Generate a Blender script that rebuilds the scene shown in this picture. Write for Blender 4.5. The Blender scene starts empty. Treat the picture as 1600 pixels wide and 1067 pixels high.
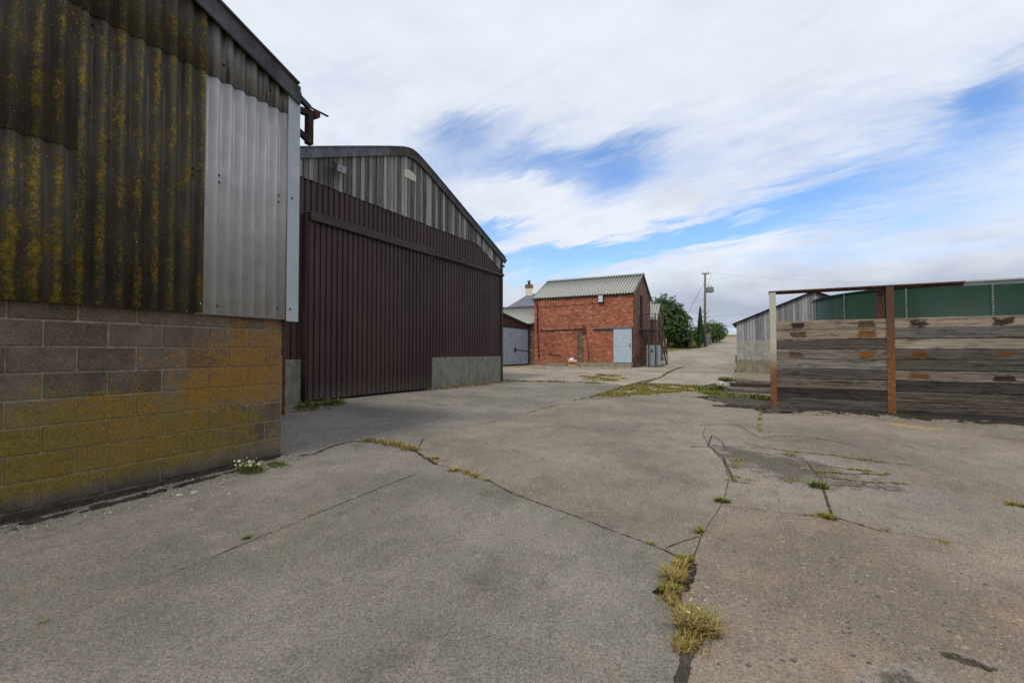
import bpy, bmesh, math, random
from math import sin, cos, tan, pi, radians, sqrt, exp, floor
from mathutils import Vector as V, noise as NZ, Matrix
from mathutils.geometry import delaunay_2d_cdt
random.seed(7)
S = bpy.context.scene
COL = S.collection

# ------------------------------------------------------------------ camera
CAMZ, F, PITCH = 1.45, 730.0, radians(1.295)
cd = bpy.data.cameras.new('camera'); cam = bpy.data.objects.new('camera', cd); COL.objects.link(cam)
cd.sensor_width = 36.0; cd.lens = F / 1600 * 36.0; cd.clip_end = 2000; cd.clip_start = 0.05
cam.location = (0, 0, CAMZ); cam.rotation_euler = (pi / 2 + PITCH, 0, 0)
S.camera = cam

# ------------------------------------------------------------------ exposure
S.view_settings.view_transform = 'Standard'; S.view_settings.look = 'None'
S.view_settings.gamma = 1; S.view_settings.use_curve_mapping = False
S.view_settings.exposure = 0.0
S.render.engine = 'CYCLES'; S.cycles.use_denoising = False

# ------------------------------------------------------------------ sun
SUN_AZ, SUN_EL = radians(208), radians(50)          # azimuth clockwise from +Y
sl = bpy.data.lights.new('sun', 'SUN'); sl.energy = 2.2; sl.angle = radians(8); sl.color = (1.0, 0.95, 0.87)
so = bpy.data.objects.new('sun', sl); COL.objects.link(so)
sd = V((sin(SUN_AZ) * cos(SUN_EL), cos(SUN_AZ) * cos(SUN_EL), sin(SUN_EL)))
so.rotation_euler = (-sd).to_track_quat('-Z', 'Y').to_euler(); so.location = sd * 60

# ------------------------------------------------------------------ node helper
class G:
    def __init__(s, nt):
        s.nt = nt; s.N = nt.nodes; s.L = nt.links
    def new(s, t, **k):
        n = s.N.new(t)
        for a, b in k.items(): setattr(n, a, b)
        return n
    def put(s, sock, v):
        if v is None: return
        if hasattr(v, 'is_output'): s.L.new(v, sock)
        else:
            if sock.type == 'RGBA' and hasattr(v, '__len__') and len(v) == 3: v = (*v, 1)
            sock.default_value = v
    def m(s, op, a, b=None, c=None, clamp=False):
        n = s.new('ShaderNodeMath', operation=op, use_clamp=clamp)
        s.put(n.inputs[0], a); s.put(n.inputs[1], b); s.put(n.inputs[2], c)
        return n.outputs[0]
    def add(s, a, b): return s.m('ADD', a, b)
    def sub(s, a, b): return s.m('SUBTRACT', a, b)
    def mul(s, a, b): return s.m('MULTIPLY', a, b)
    def vm(s, op, a, b=None, sc=None):
        n = s.new('ShaderNodeVectorMath', operation=op)
        s.put(n.inputs[0], a); s.put(n.inputs[1], b)
        if sc is not None: s.put(n.inputs['Scale'], sc)
        return n.outputs['Value'] if op in ('DOT_PRODUCT', 'LENGTH', 'DISTANCE') else n.outputs['Vector']
    def sep(s, v):
        n = s.new('ShaderNodeSeparateXYZ'); s.put(n.inputs[0], v); return n.outputs
    def comb(s, x, y, z):
        n = s.new('ShaderNodeCombineXYZ'); s.put(n.inputs[0], x); s.put(n.inputs[1], y); s.put(n.inputs[2], z); return n.outputs[0]
    def scl(s, v, k): return s.vm('MULTIPLY', v, k if hasattr(k, '__len__') else (k, k, k))
    def noise(s, v, sc=1.0, det=4, rough=.55, w=None, dist=0.0, col=False):
        n = s.new('ShaderNodeTexNoise', noise_dimensions='4D' if w is not None else '3D')
        s.put(n.inputs['Vector'], v); n.inputs['Scale'].default_value = sc; n.inputs['Detail'].default_value = det
        n.inputs['Roughness'].default_value = rough; n.inputs['Distortion'].default_value = dist
        if w is not None: s.put(n.inputs['W'], w)
        return n.outputs['Color'] if col else n.outputs['Fac']
    def vor(s, v, sc=1.0, out='Distance', feat='F1', rnd=1.0):
        n = s.new('ShaderNodeTexVoronoi', feature=feat)
        s.put(n.inputs['Vector'], v); n.inputs['Scale'].default_value = sc
        n.inputs['Randomness'].default_value = rnd
        return n.outputs[out]
    def ramp(s, f, stops, mode='LINEAR'):
        n = s.new('ShaderNodeValToRGB'); cr = n.color_ramp; cr.interpolation = mode
        while len(cr.elements) > 1: cr.elements.remove(cr.elements[-1])
        for i, (p, c) in enumerate(stops):
            e = cr.elements[0] if i == 0 else cr.elements.new(p)
            e.position = p
            if not hasattr(c, '__len__'): c = (c, c, c)
            e.color = (*c, 1)
        s.put(n.inputs[0], f); return n.outputs[0]
    def ss(s, f, a, b, lo=0.0, hi=1.0):
        n = s.new('ShaderNodeMapRange', interpolation_type='SMOOTHSTEP')
        s.put(n.inputs['Value'], f); n.inputs['From Min'].default_value = a; n.inputs['From Max'].default_value = b
        n.inputs['To Min'].default_value = lo; n.inputs['To Max'].default_value = hi
        return n.outputs[0]
    def mix(s, f, a, b, mode='MIX'):
        n = s.new('ShaderNodeMix', data_type='RGBA', blend_type=mode)
        s.put(n.inputs[0], f); s.put(n.inputs[6], a); s.put(n.inputs[7], b)
        return n.outputs[2]
    def bump(s, h, st=.5, d=.01, nrm=None):
        n = s.new('ShaderNodeBump'); n.inputs['Strength'].default_value = st; n.inputs['Distance'].default_value = d
        s.put(n.inputs['Height'], h)
        if nrm is not None: s.put(n.inputs['Normal'], nrm)
        return n.outputs[0]
    def bright(s, c, f):
        return s.mix(1.0, c, s.comb(f, f, f), 'MULTIPLY')

class M(G):
    def __init__(s, name):
        s.mat = bpy.data.materials.new(name); s.mat.use_nodes = True
        super().__init__(s.mat.node_tree)
        s.b = s.N['Principled BSDF']
        g = s.new('ShaderNodeNewGeometry'); s.pos = g.outputs['Position']; s.nrm = g.outputs['Normal']; s.isl = g.outputs['Random Per Island']
        t = s.new('ShaderNodeTexCoord'); s.obj = t.outputs['Object']
        o = s.new('ShaderNodeObjectInfo'); s.rnd = o.outputs['Random']
    def w(s, k=60.0): return s.mul(s.rnd, k)
    def out(s, c, r=.8, n=None, metal=0.0, spec=.3):
        s.put(s.b.inputs['Base Color'], c); s.put(s.b.inputs['Roughness'], r); s.put(s.b.inputs['Normal'], n)
        s.put(s.b.inputs['Metallic'], metal); s.put(s.b.inputs['Specular IOR Level'], spec)
        return s.mat

# ------------------------------------------------------------------ sky
wd = bpy.data.worlds.new('World'); S.world = wd; wd.use_nodes = True
def build_sky():
    g = G(wd.node_tree); bg = g.N['Background']
    sky = g.new('ShaderNodeTexSky', sky_type='NISHITA', sun_disc=False)
    sky.sun_elevation = SUN_EL; sky.sun_rotation = SUN_AZ; sky.altitude = 100
    sky.air_density = 1.0; sky.dust_density = 0.6; sky.ozone_density = 2.0
    d = g.new('ShaderNodeTexCoord').outputs['Generated']
    x, y, z = g.sep(d)
    zc = g.m('MAXIMUM', z, 0.0)
    iz = g.m('DIVIDE', 1.0, g.add(zc, 0.10))
    q = g.comb(g.mul(x, iz), g.mul(y, iz), 0.0)
    rot = g.new('ShaderNodeMapping', vector_type='POINT'); g.put(rot.inputs['Vector'], q)
    rot.inputs['Rotation'].default_value = (0, 0, radians(43)); r = rot.outputs[0]
    wob = g.noise(q, .9, 4, .6, col=True)
    r2 = g.vm('ADD', r, g.vm('SCALE', g.vm('SUBTRACT', wob, (.5, .5, .5)), None, .6))
    big = g.noise(g.scl(r2, (.40, 1.0, 1)), 1.1, 7, .58)
    fine = g.noise(g.scl(r2, (.7, 2.6, 1)), 2.6, 9, .66)
    puff = g.noise(g.vm('MULTIPLY', d, (6, 6, 15)), 1.0, 7, .55)
    # azimuth / elevation, in degrees
    az = g.mul(g.m('ARCTAN2', x, y), 180 / pi)
    el = g.mul(g.m('ARCSINE', z), 180 / pi)
    azw = g.add(az, g.mul(g.sub(puff, .5), 9.0)); elw = g.add(el, g.mul(g.sub(fine, .5), 7.0))
    def blob(a0, e0, la, le, th, amp):
        a = g.sub(azw, a0); e = g.sub(elw, e0); c, s_ = cos(radians(th)), sin(radians(th))
        p = g.m('DIVIDE', g.add(g.mul(a, c), g.mul(e, s_)), la); t = g.m('DIVIDE', g.sub(g.mul(e, c), g.mul(a, s_)), le)
        return g.mul(g.m('EXPONENT', g.mul(g.add(g.mul(p, p), g.mul(t, t)), -1.0)), amp)
    dens = g.add(g.mul(g.sub(big, .5), 1.5), g.mul(g.sub(fine, .5), .6))
    dens = g.add(dens, 0.50)
    dens = g.add(dens, g.mul(g.sub(g.noise(g.scl(r2, (1.0, 2.0, 1)), 9.0, 6, .65), .5), .32))
    for b in BLOBS: dens = g.add(dens, blob(*b))
    cov = g.ss(dens, -.30, .78)
    grey = g.add(g.mul(g.sub(puff, .5), 1.6), g.mul(g.sub(fine, .5), .7))
    low = g.ss(el, 13.0, 3.0)
    shade = g.m('ADD', g.add(g.mul(low, .5), .10), g.mul(grey, g.ss(el, 30, 6, .35, .95)), clamp=True)
    shade = g.m('ADD', shade, blob(30, 4.5, 26, 3.0, 0, .45), clamp=True)
    cc = g.mix(shade, CLOUD_HI, CLOUD_LO)
    skyc = g.mix(1.0, sky.outputs[0], SKY_TINT, 'MULTIPLY')
    g.put(bg.inputs['Color'], g.mix(cov, skyc, cc)); bg.inputs['Strength'].default_value = 0.1
BLOBS = [  # azimuth, elevation, length, width, tilt, amount (negative opens the blue)
    (3, 21.8, 13, 2.6, 2, -.50), (34, 16.5, 15, 2.6, 8, -.34), (13, 20.8, 6, 3.0, 24, -.45), (-2, 14.6, 4, 1.6, 0, -.65), (6, 11.8, 13, 1.5, 5, -.95), (-6, 25.5, 6, 2.0, 10, -.5),
    (46.5, 20.5, 3.5, 2.2, 25, -.6), (22, 13.3, 10, .9, 10, -.5), (4, 9.0, 9, .9, 8, -.55), (36, 12.8, 13, 2.6, 4, -.42), (24, 17.5, 10, 1.2, 20, -.25),
    (0.5, 18.6, 6.5, 2.3, -2, .95), (13, 15.3, 15, 1.7, 11, .75), (25, 11.3, 14, .8, 6, .5), (24, 6.0, 40, 2.3, 0, .7), (15, 38, 50, 9, 0, .55)]
CLOUD_HI = (8.3, 8.85, 9.7); CLOUD_LO = (4.4, 4.95, 6.0); SKY_TINT = (1.35, 1.62, 1.95)
build_sky()

# ------------------------------------------------------------------ terrain height and rays
KN = [(-40, -.14), (-5, -.13), (0, -.11), (3, -.07), (6, .05), (11, .165), (15, .2), (19, .25), (26, .48), (31, .50), (35, .52),
      (40, .92), (45, 1.36), (50, 1.68), (55, 1.98), (60, 2.28), (70, 3.02), (85, 4.0), (92, 4.35), (100, 4.95), (112, 5.75), (130, 6.0), (170, 4.5), (260, -3), (600, -14), (2000, -30)]
def prof(t):
    if t <= KN[0][0]: return KN[0][1]
    for i in range(len(KN) - 1):
        if t <= KN[i + 1][0]:
            (x0, y0), (x1, y1) = KN[i], KN[i + 1]
            m0 = (y1 - KN[i - 1][1]) / (x1 - KN[i - 1][0]) if i > 0 else 0
            m1 = (KN[i + 2][1] - y0) / (KN[i + 2][0] - x0) if i + 2 < len(KN) else 0
            h = x1 - x0; u = (t - x0) / h
            return (2*u**3-3*u*u+1)*y0 + (u**3-2*u*u+u)*h*m0 + (-2*u**3+3*u*u)*y1 + (u**3-u*u)*h*m1
    return KN[-1][1]
def sm(t, a, b):
    t = min(1, max(0, (t - a) / (b - a))); return t * t * (3 - 2 * t)
def gz(X, Y):
    b = -.030 + .02 * sm(Y, 14, 31) + .01 * sm(Y, 31, 46)
    return prof(Y) + b * 14 * math.tanh(X / 14)
CP, SP = cos(PITCH), sin(PITCH)
def ray(px, py):
    x = (px - 800) / F; v = (533.5 - py) / F
    return V((x, CP - v * SP, SP + v * CP))
def gp(px, py):
    d = ray(px, py); lo, hi = .3, 400
    t = lo
    while t < hi:
        if CAMZ + d.z * t < gz(d.x * t, d.y * t): break
        t *= 1.02
    a, b = t / 1.02, t
    for _ in range(30):
        c = (a + b) / 2
        if CAMZ + d.z * c < gz(d.x * c, d.y * c): b = c
        else: a = c
    return V((d.x * b, d.y * b))
def at(px, py, Y):
    d = ray(px, py); t = Y / d.y
    return V((d.x * t, Y, CAMZ + d.z * t))
def W(p):           # (px,py) pixel on the ground, or ('w', X, Y)
    return V((p[1], p[2])) if p[0] == 'w' else gp(*p)

# ------------------------------------------------------------------ mesh helpers
class MB:
    def __init__(s): s.v = []; s.f = []
    def quad(s, *p):
        i = len(s.v); s.v += [tuple(q) for q in p]; s.f.append(tuple(range(i, i + len(p)))); return s
    def box(s, x0, x1, y0, y1, z0, z1, mtx=None):
        i = len(s.v)
        P = [V((x, y, z)) for z in (z0, z1) for y in (y0, y1) for x in (x0, x1)]
        if mtx: P = [mtx @ p for p in P]
        s.v += [tuple(p) for p in P]
        s.f += [tuple(i + k for k in f) for f in ((0,2,3,1),(4,5,7,6),(0,1,5,4),(2,6,7,3),(0,4,6,2),(1,3,7,5))]
        return s
    def bar(s, a, b, w, h=None, up=V((0, 0, 1))):
        a, b = V(a), V(b); d = (b - a).normalized(); h = h or w
        if abs(d.dot(up)) > .98: up = V((1, 0, 0))
        x = d.cross(up).normalized(); y = x.cross(d).normalized(); i = len(s.v)
        for p in (a, b):
            for sx, sy in ((-1,-1),(1,-1),(1,1),(-1,1)): s.v.append(tuple(p + x * (sx * w / 2) + y * (sy * h / 2)))
        s.f += [tuple(i + k for k in f) for f in ((0,3,2,1),(4,5,6,7),(0,1,5,4),(1,2,6,5),(2,3,7,6),(3,0,4,7))]
        return s
    def tube(s, pts, r, n=8, cap=True):
        pts = [V(p) for p in pts]; i0 = len(s.v); rs = r if hasattr(r, '__len__') else [r] * len(pts)
        for k, p in enumerate(pts):
            d = (pts[min(k + 1, len(pts) - 1)] - pts[max(k - 1, 0)]).normalized()
            up = V((0, 0, 1)) if abs(d.z) < .9 else V((1, 0, 0))
            x = d.cross(up).normalized(); y = x.cross(d).normalized()
            for j in range(n):
                a = 2 * pi * j / n; s.v.append(tuple(p + (x * cos(a) + y * sin(a)) * rs[k]))
        for k in range(len(pts) - 1):
            for j in range(n):
                a = i0 + k * n + j; b = i0 + k * n + (j + 1) % n
                s.f.append((a, b, b + n, a + n))
        if cap:
            s.f.append(tuple(i0 + j for j in range(n - 1, -1, -1))); s.f.append(tuple(i0 + (len(pts) - 1) * n + j for j in range(n)))
        return s
    def prism(s, poly, fn, t0, t1):      # 2d polygon, fn(a,b,t) -> xyz
        i = len(s.v); n = len(poly)
        s.v += [tuple(fn(a, b, t0)) for a, b in poly] + [tuple(fn(a, b, t1)) for a, b in poly]
        s.f.append(tuple(range(i, i + n))); s.f.append(tuple(range(i + 2 * n - 1, i + n - 1, -1)))
        for k in range(n): s.f.append((i + k, i + n + k, i + n + (k + 1) % n, i + (k + 1) % n))
        return s
    def lathe(s, prof_, c=(0, 0, 0), n=12):
        i0 = len(s.v)
        for r, z in prof_:
            for j in range(n): a = 2 * pi * j / n; s.v.append((c[0] + r * cos(a), c[1] + r * sin(a), c[2] + z))
        for k in range(len(prof_) - 1):
            for j in range(n):
                a = i0 + k * n + j; b = i0 + k * n + (j + 1) % n; s.f.append((a, b, b + n, a + n))
        s.f.append(tuple(i0 + j for j in range(n - 1, -1, -1))); s.f.append(tuple(i0 + (len(prof_) - 1) * n + j for j in range(n)))
        return s
    def mesh(s, name, mat, smooth=False, fix=True):
        me = bpy.data.meshes.new(name); me.from_pydata(s.v, [], s.f); me.update()
        if fix:
            bm = bmesh.new(); bm.from_mesh(me); bmesh.ops.recalc_face_normals(bm, faces=bm.faces); bm.to_mesh(me); bm.free()
        if mat: me.materials.append(mat)
        if smooth: me.polygons.foreach_set('use_smooth', [True] * len(me.polygons))
        return me
    def build(s, name, mat, parent=None, smooth=False, fix=True, bevel=0):
        o = link(name, s.mesh(name, mat, smooth, fix), parent)
        if bevel:
            b = o.modifiers.new('bevel', 'BEVEL'); b.width = bevel; b.segments = 2; b.limit_method = 'ANGLE'
        return o
def link(name, me, parent=None, loc=None, rot=None):
    o = bpy.data.objects.new(name, me); COL.objects.link(o)
    if parent: o.parent = parent
    if loc: o.location = loc
    if rot: o.rotation_euler = rot
    return o
def tag(o, label=None, cat=None, group=None, kind=None):
    if label: o['label'] = label
    if cat: o['category'] = cat
    if group: o['group'] = group
    if kind: o['kind'] = kind
    return o
def thing(name, label, cat, loc=(0, 0, 0), rz=0, group=None, kind=None):
    o = bpy.data.objects.new(name, None); COL.objects.link(o); o.location = loc; o.rotation_euler = (0, 0, rz)
    o.empty_display_size = .2
    return tag(o, label, cat, group, kind)
def copy_tree(o, parent=None):
    c = o.copy(); COL.objects.link(c)
    if parent: c.parent = parent
    for ch in list(o.children): copy_tree(ch, c)
    return c
def fill2d(outer, holes, inner=()):
    """triangulate polygon with holes; returns verts2d, tris"""
    vs = []; ed = []
    for loop in [outer] + list(holes):
        i = len(vs); vs += [V((p[0], p[1])) for p in loop]; ed += [(i + k, i + (k + 1) % len(loop)) for k in range(len(loop))]
    vs += [V((p[0], p[1])) for p in inner]
    r = delaunay_2d_cdt(vs, ed, [], 0, 1e-6)
    ov, of = r[0], r[2]
    out = []
    for f in of:
        c = sum((ov[i] for i in f), V((0, 0))) / len(f)
        if inside(c, outer) and not any(inside(c, h) for h in holes): out.append(tuple(f))
    return ov, out
def inside(p, poly):
    r = False; n = len(poly); x, y = p[0], p[1]
    for i in range(n):
        a, b = poly[i], poly[i - 1]
        if (a[1] > y) != (b[1] > y) and x < (b[0] - a[0]) * (y - a[1]) / (b[1] - a[1]) + a[0]: r = not r
    return r
def holed(mb, outer, holes, fn, t0, t1):
    vs, fs = fill2d(outer, holes)
    for t, flip in ((t0, 0), (t1, 1)):
        i = len(mb.v); mb.v += [tuple(fn(p[0], p[1], t)) for p in vs]
        mb.f += [tuple(i + k for k in (reversed(f) if flip else f)) for f in fs]
    for loop in [outer] + list(holes):
        n = len(loop)
        for k in range(n):
            a, b = loop[k], loop[(k + 1) % n]
            mb.quad(fn(*a, t0), fn(*b, t0), fn(*b, t1), fn(*a, t1))
    return mb
def corr(s0, s1, zb, zt, y, pitch, amp, phase=0.0, thick=.006, seg=10, shape='sine', rows=1):
    """upright profiled sheet in local x(s)-z, front at -y"""
    mb = MB(); S_ = [s0]
    if shape == 'sine':
        n = max(2, int(round((s1 - s0) / pitch * seg))); S_ = [s0 + (s1 - s0) * k / n for k in range(n + 1)]
        prof_ = [(s, -amp * cos(2 * pi * (s - phase) / pitch)) for s in S_]
    else:
        prof_ = []; k = floor((s0 - phase) / pitch) - 1
        while True:
            base = phase + k * pitch
            for fx, dy in ((0.0, 0), (.62, 0), (.70, amp), (.92, amp)):
                x = base + fx * pitch
                if s0 - 1e-6 <= x <= s1 + 1e-6: prof_.append((x, dy))
            k += 1
            if base > s1: break
        def yat(x):
            u = ((x - phase) / pitch) % 1.0
            return 0 if u < .62 else amp * (u - .62) / .08 if u < .70 else amp if u < .92 else amp * (1 - u) / .08
        if prof_[0][0] > s0 + 1e-5: prof_.insert(0, (s0, yat(s0)))
        if prof_[-1][0] < s1 - 1e-5: prof_.append((s1, yat(s1)))
    fz = lambda f, s: f(s) if callable(f) else f
    rows_ = []
    for side in (0, 1):
        for k in range(rows + 1):
            row = []
            for s, dy in prof_:
                a, b = fz(zb, s), fz(zt, s)
                row.append(len(mb.v)); mb.v.append((s, y + dy + side * thick, a + (b - a) * k / rows))
            rows_.append(row)
    R = rows + 1
    for side in (0, 1):
        for k in range(rows):
            a, b = rows_[side * R + k], rows_[side * R + k + 1]
            for i in range(len(a) - 1):
                q = (a[i], a[i + 1], b[i + 1], b[i]); mb.f.append(q if side == 0 else q[::-1])
    for a, b in ((rows_[0], rows_[R]), (rows_[R - 1], rows_[-1])):
        for i in range(len(a) - 1): mb.f.append((a[i], b[i], b[i + 1], a[i + 1]))
    for i in (0, -1):
        for k in range(rows): mb.f.append((rows_[k][i], rows_[k + 1][i], rows_[R + k + 1][i], rows_[R + k][i]))
    return mb
def rnd(a, b): return random.uniform(a, b)
AX = radians(27.79)
UA, NA = V((sin(AX), cos(AX))), V((cos(AX), -sin(AX)))
RA, RB = pi / 2 - AX, -AX            # frame A: x runs along the barn gables; frame B: x runs along the brick front

# ------------------------------------------------------------------ materials
def plain(name, c, r=.7, metal=0, vary=.25, sc=8, bump=.1, spec=.3):
    m = M(name); n = m.noise(m.pos, sc, 5, .6)
    col = m.mix(m.ss(n, .3, .7), tuple(x * (1 - vary) for x in c), tuple(min(1, x * (1 + vary)) for x in c))
    return m.out(col, r, m.bump(n, bump, .01), metal, spec)
def concrete_mat(name, tone, agg, agg_amt, warm, dark=0.0, worn=None, grain=.72):
    m = M(name); p = m.pos
    big = m.noise(p, .45, 5, .6); mid = m.noise(p, 2.3, 6, .65); fin = m.noise(p, 62, 4, .75); vf = m.noise(p, 230, 3, .75)
    rot = m.new('ShaderNodeMapping'); m.put(rot.inputs['Vector'], p); rot.inputs['Rotation'].default_value = (0, 0, RA * -1 + pi / 2)
    brush = m.noise(m.scl(rot.outputs[0], (2.2, 1.0, 1)), 2.4, 8, .75)
    c = m.mix(m.ss(big, .32, .68), tuple(x * .74 for x in tone), tuple(x * 1.22 for x in tone))
    c = m.mix(m.mul(m.ss(mid, .5, .75), .55), c, warm)
    c = m.mix(m.mul(m.ss(brush, .46, .70), .5), c, tuple(x * .52 for x in tone))
    c = m.mix(m.mul(m.ss(m.noise(p, 1.1, 7, .7, w=3.3), .52, .70), .55), c, tuple(x * .48 for x in tone))
    c = m.mix(m.mul(m.ss(m.noise(p, 5.5, 6, .75, w=7.7), .55, .72), .45), c, tuple(min(1, x * 1.55) for x in tone))
    if worn:
        (wx, wy, wr, wa, wb) = worn; px, py, pz = m.sep(p)
        ax, ay = m.sub(px, wx), m.sub(py, wy); cs, sn = cos(wr), sin(wr)
        u = m.m('DIVIDE', m.add(m.mul(ax, cs), m.mul(ay, sn)), wa); v = m.m('DIVIDE', m.sub(m.mul(ay, cs), m.mul(ax, sn)), wb)
        wk = m.sub(1.0, m.vm('LENGTH', m.comb(u, v, 0))); wn_ = m.noise(p, 3.4, 9, .78, w=5.5); wn2 = m.noise(p, 9, 6, .75, w=6.1)
        c = m.mix(m.mul(m.ss(m.add(wk, m.mul(m.sub(wn2, .5), 1.1)), .0, .5), .55), c, (.25, .225, .19))
        c = m.mix(m.mul(m.ss(m.add(wk, m.add(m.mul(m.sub(wn_, .5), 2.6), m.mul(m.sub(wn2, .5), 1.0))), .35, .75), .8), c, (.070, .058, .044))
    c = m.bright(c, m.ss(fin, .28, .72, 1 - .58 * grain, 1 + .58 * grain))
    c = m.bright(c, m.ss(vf, .3, .7, 1 - .58 * grain, 1 + .6 * grain))
    vd = m.vor(m.vm('ADD', p, m.vm('SCALE', m.noise(p, 30, 2, .5, col=True), None, .02)), agg); vc = m.vor(p, agg, 'Color')
    rr = m.sep(vc)[0]; r2 = m.sep(vc)[1]
    stone = m.ramp(rr, [(0, (.05, .048, .05)), (.22, (.10, .095, .10)), (.4, (.21, .155, .115)), (.55, (.30, .19, .105)), (.7, (.26, .20, .15)), (.85, (.33, .27, .205)), (1, (.44, .40, .35))])
    size = m.add(.16, m.mul(r2, .3))
    msk = m.m('LESS_THAN', vd, size); msk = m.mul(msk, m.m('GREATER_THAN', r2, 1 - agg_amt))
    patch = m.ss(m.noise(p, .8, 5, .6, w=9.0), .25, .6)
    c = m.mix(m.mul(msk, m.mul(patch, .72)), c, stone)
    vd2 = m.vor(p, agg * .42); vc2 = m.sep(m.vor(p, agg * .42, 'Color'))
    big_st = m.mul(m.m('LESS_THAN', vd2, m.add(.1, m.mul(vc2[0], .22))), m.m('GREATER_THAN', vc2[1], .72 if agg_amt > .7 else .88 if agg_amt > .5 else .95))
    c = m.mix(m.mul(big_st, .8), c, m.ramp(vc2[2], [(0, (.03, .03, .033)), (.6, (.075, .07, .07)), (.8, (.17, .10, .055)), (1, (.36, .33, .29))]))
    if dark: c = m.mix(m.mul(m.ss(m.noise(p, 3.0, 7, .72, w=1.7), .42, .62), dark), c, (.055, .05, .043))
    h = m.add(m.mul(fin, .6), m.add(m.mul(vf, .35), m.mul(m.mul(msk, m.sub(.45, vd)), .9)))
    return m.out(c, .92, m.bump(h, .55, .006), 0, .2)
CONC_FINE = concrete_mat('concrete_fine', (.200, .177, .144), 95, .4, (.25, .21, .152))
CONC_AGG = concrete_mat('concrete_aggregate', (.228, .182, .134), 48, .88, (.34, .215, .112), worn=(1.88, 2.27, .3, .34, .17))
CONC_MID = concrete_mat('concrete_mid', (.226, .190, .146), 62, .65, (.275, .21, .145))
CONC_RIGHT = concrete_mat('concrete_right', (.222, .183, .140), 55, .75, (.31, .212, .125), worn=(3.55, 6.3, radians(-62), 2.2, 1.25))
CONC_FAR = concrete_mat('concrete_far', (.31, .262, .20), 50, .4, (.39, .31, .215), grain=.45)
CONC_GREY = concrete_mat('concrete_grey', (.205, .182, .152), 62, .5, (.215, .185, .15), grain=.75)
def dirt_mat(name, a, b, sc=14):
    m = M(name); n = m.noise(m.pos, sc, 7, .7); n2 = m.noise(m.pos, 90, 4, .7)
    c = m.mix(m.ss(n, .3, .7), a, b); c = m.bright(c, m.ss(n2, .2, .8, .5, 1.5))
    return m.out(c, .95, m.bump(m.add(n, m.mul(n2, .5)), .9, .02), 0, .15)
DIRT = dirt_mat('dirt', (.045, .036, .027), (.11, .088, .066))
DIRT_DARK = dirt_mat('dirt_dark', (.022, .018, .013), (.06, .047, .034))
DIRT_PALE = dirt_mat('dirt_pale', (.17, .14, .105), (.30, .25, .19))
SAND = dirt_mat('spilt_sand', (.34, .235, .10), (.42, .30, .14), 30)
def grass_mat(name, cols, rough=.6):
    m = M(name); n = m.noise(m.pos, 3.5, 4, .6)
    f = m.m('ADD', m.mul(m.isl, .7), m.mul(n, .4), clamp=True)
    c = m.ramp(f, [(i / (len(cols) - 1), k) for i, k in enumerate(cols)])
    return m.out(c, rough, None, 0, .2)
GRASS_GREEN = grass_mat('grass_green', [(.05, .085, .015), (.09, .14, .02), (.15, .17, .035), (.25, .21, .06)])
GRASS_DRY = grass_mat('grass_dry', [(.16, .10, .028), (.29, .19, .055), (.42, .30, .11), (.16, .15, .028), (.48, .36, .18)])
GRASS_MOSS = grass_mat('grass_moss', [(.10, .11, .015), (.19, .165, .025), (.28, .21, .04), (.12, .14, .02), (.30, .19, .06)])
PETAL = plain('white_petals', (.75, .74, .70), .6, vary=.08)
FLOWER_EYE = plain('flower_eye', (.5, .33, .02), .6)

def corr_old():
    m = M('old_fibre_cement'); x, y, z = m.sep(m.obj)
    st = m.noise(m.comb(m.mul(x, 14), m.mul(y, 3), m.mul(z, .55)), 1.0, 5, .65)
    n = m.noise(m.obj, 3, 6, .65)
    c = m.mix(m.ss(n, .3, .7), (.052, .041, .031), (.080, .066, .052))
    c = m.mix(m.mul(m.ss(st, .5, .72), .75), c, (.115, .102, .092))
    c = m.mix(m.mul(m.ss(st, .47, .3), .8), c, (.024, .019, .015))
    ph = m.m('COSINE', m.mul(m.add(x, .02), 2 * pi / .1451))
    crest = m.ss(ph, -1.0, .9)
    lv = m.noise(m.obj, 42, 5, .75); lb = m.noise(m.comb(m.mul(x, 7), 0, m.mul(z, 2.2)), 1.3, 5, .7)
    left = m.ss(x, -1.95, -2.25)                       # the older sheet, more overgrown low down
    dens = m.add(m.mul(crest, .075), m.add(m.mul(m.sub(lb, .5), .55), m.mul(left, m.mul(m.ss(z, 3.3, 2.4), .055))))
    lv = m.add(m.mul(lv, .55), m.mul(m.noise(m.obj, 110, 3, .85), .45)); lich = m.ss(m.add(lv, dens), .568, .62)
    lc = m.ramp(m.noise(m.obj, 20, 4, .6), [(.3, (.085, .060, .012)), (.55, (.21, .142, .018)), (.75, (.33, .225, .040))])
    c = m.mix(m.mul(lich, .9), c, lc)
    dots = m.mul(m.m('LESS_THAN', m.vor(m.obj, 38), .16), m.m('GREATER_THAN', m.sep(m.vor(m.obj, 38, 'Color'))[0], .86))
    c = m.mix(m.mul(dots, .8), c, (.36, .35, .31))
    return m.out(c, .92, m.bump(m.add(lich, m.mul(lv, .6)), .5, .004), 0, .15)
OLD_SHEET = corr_old()
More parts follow.
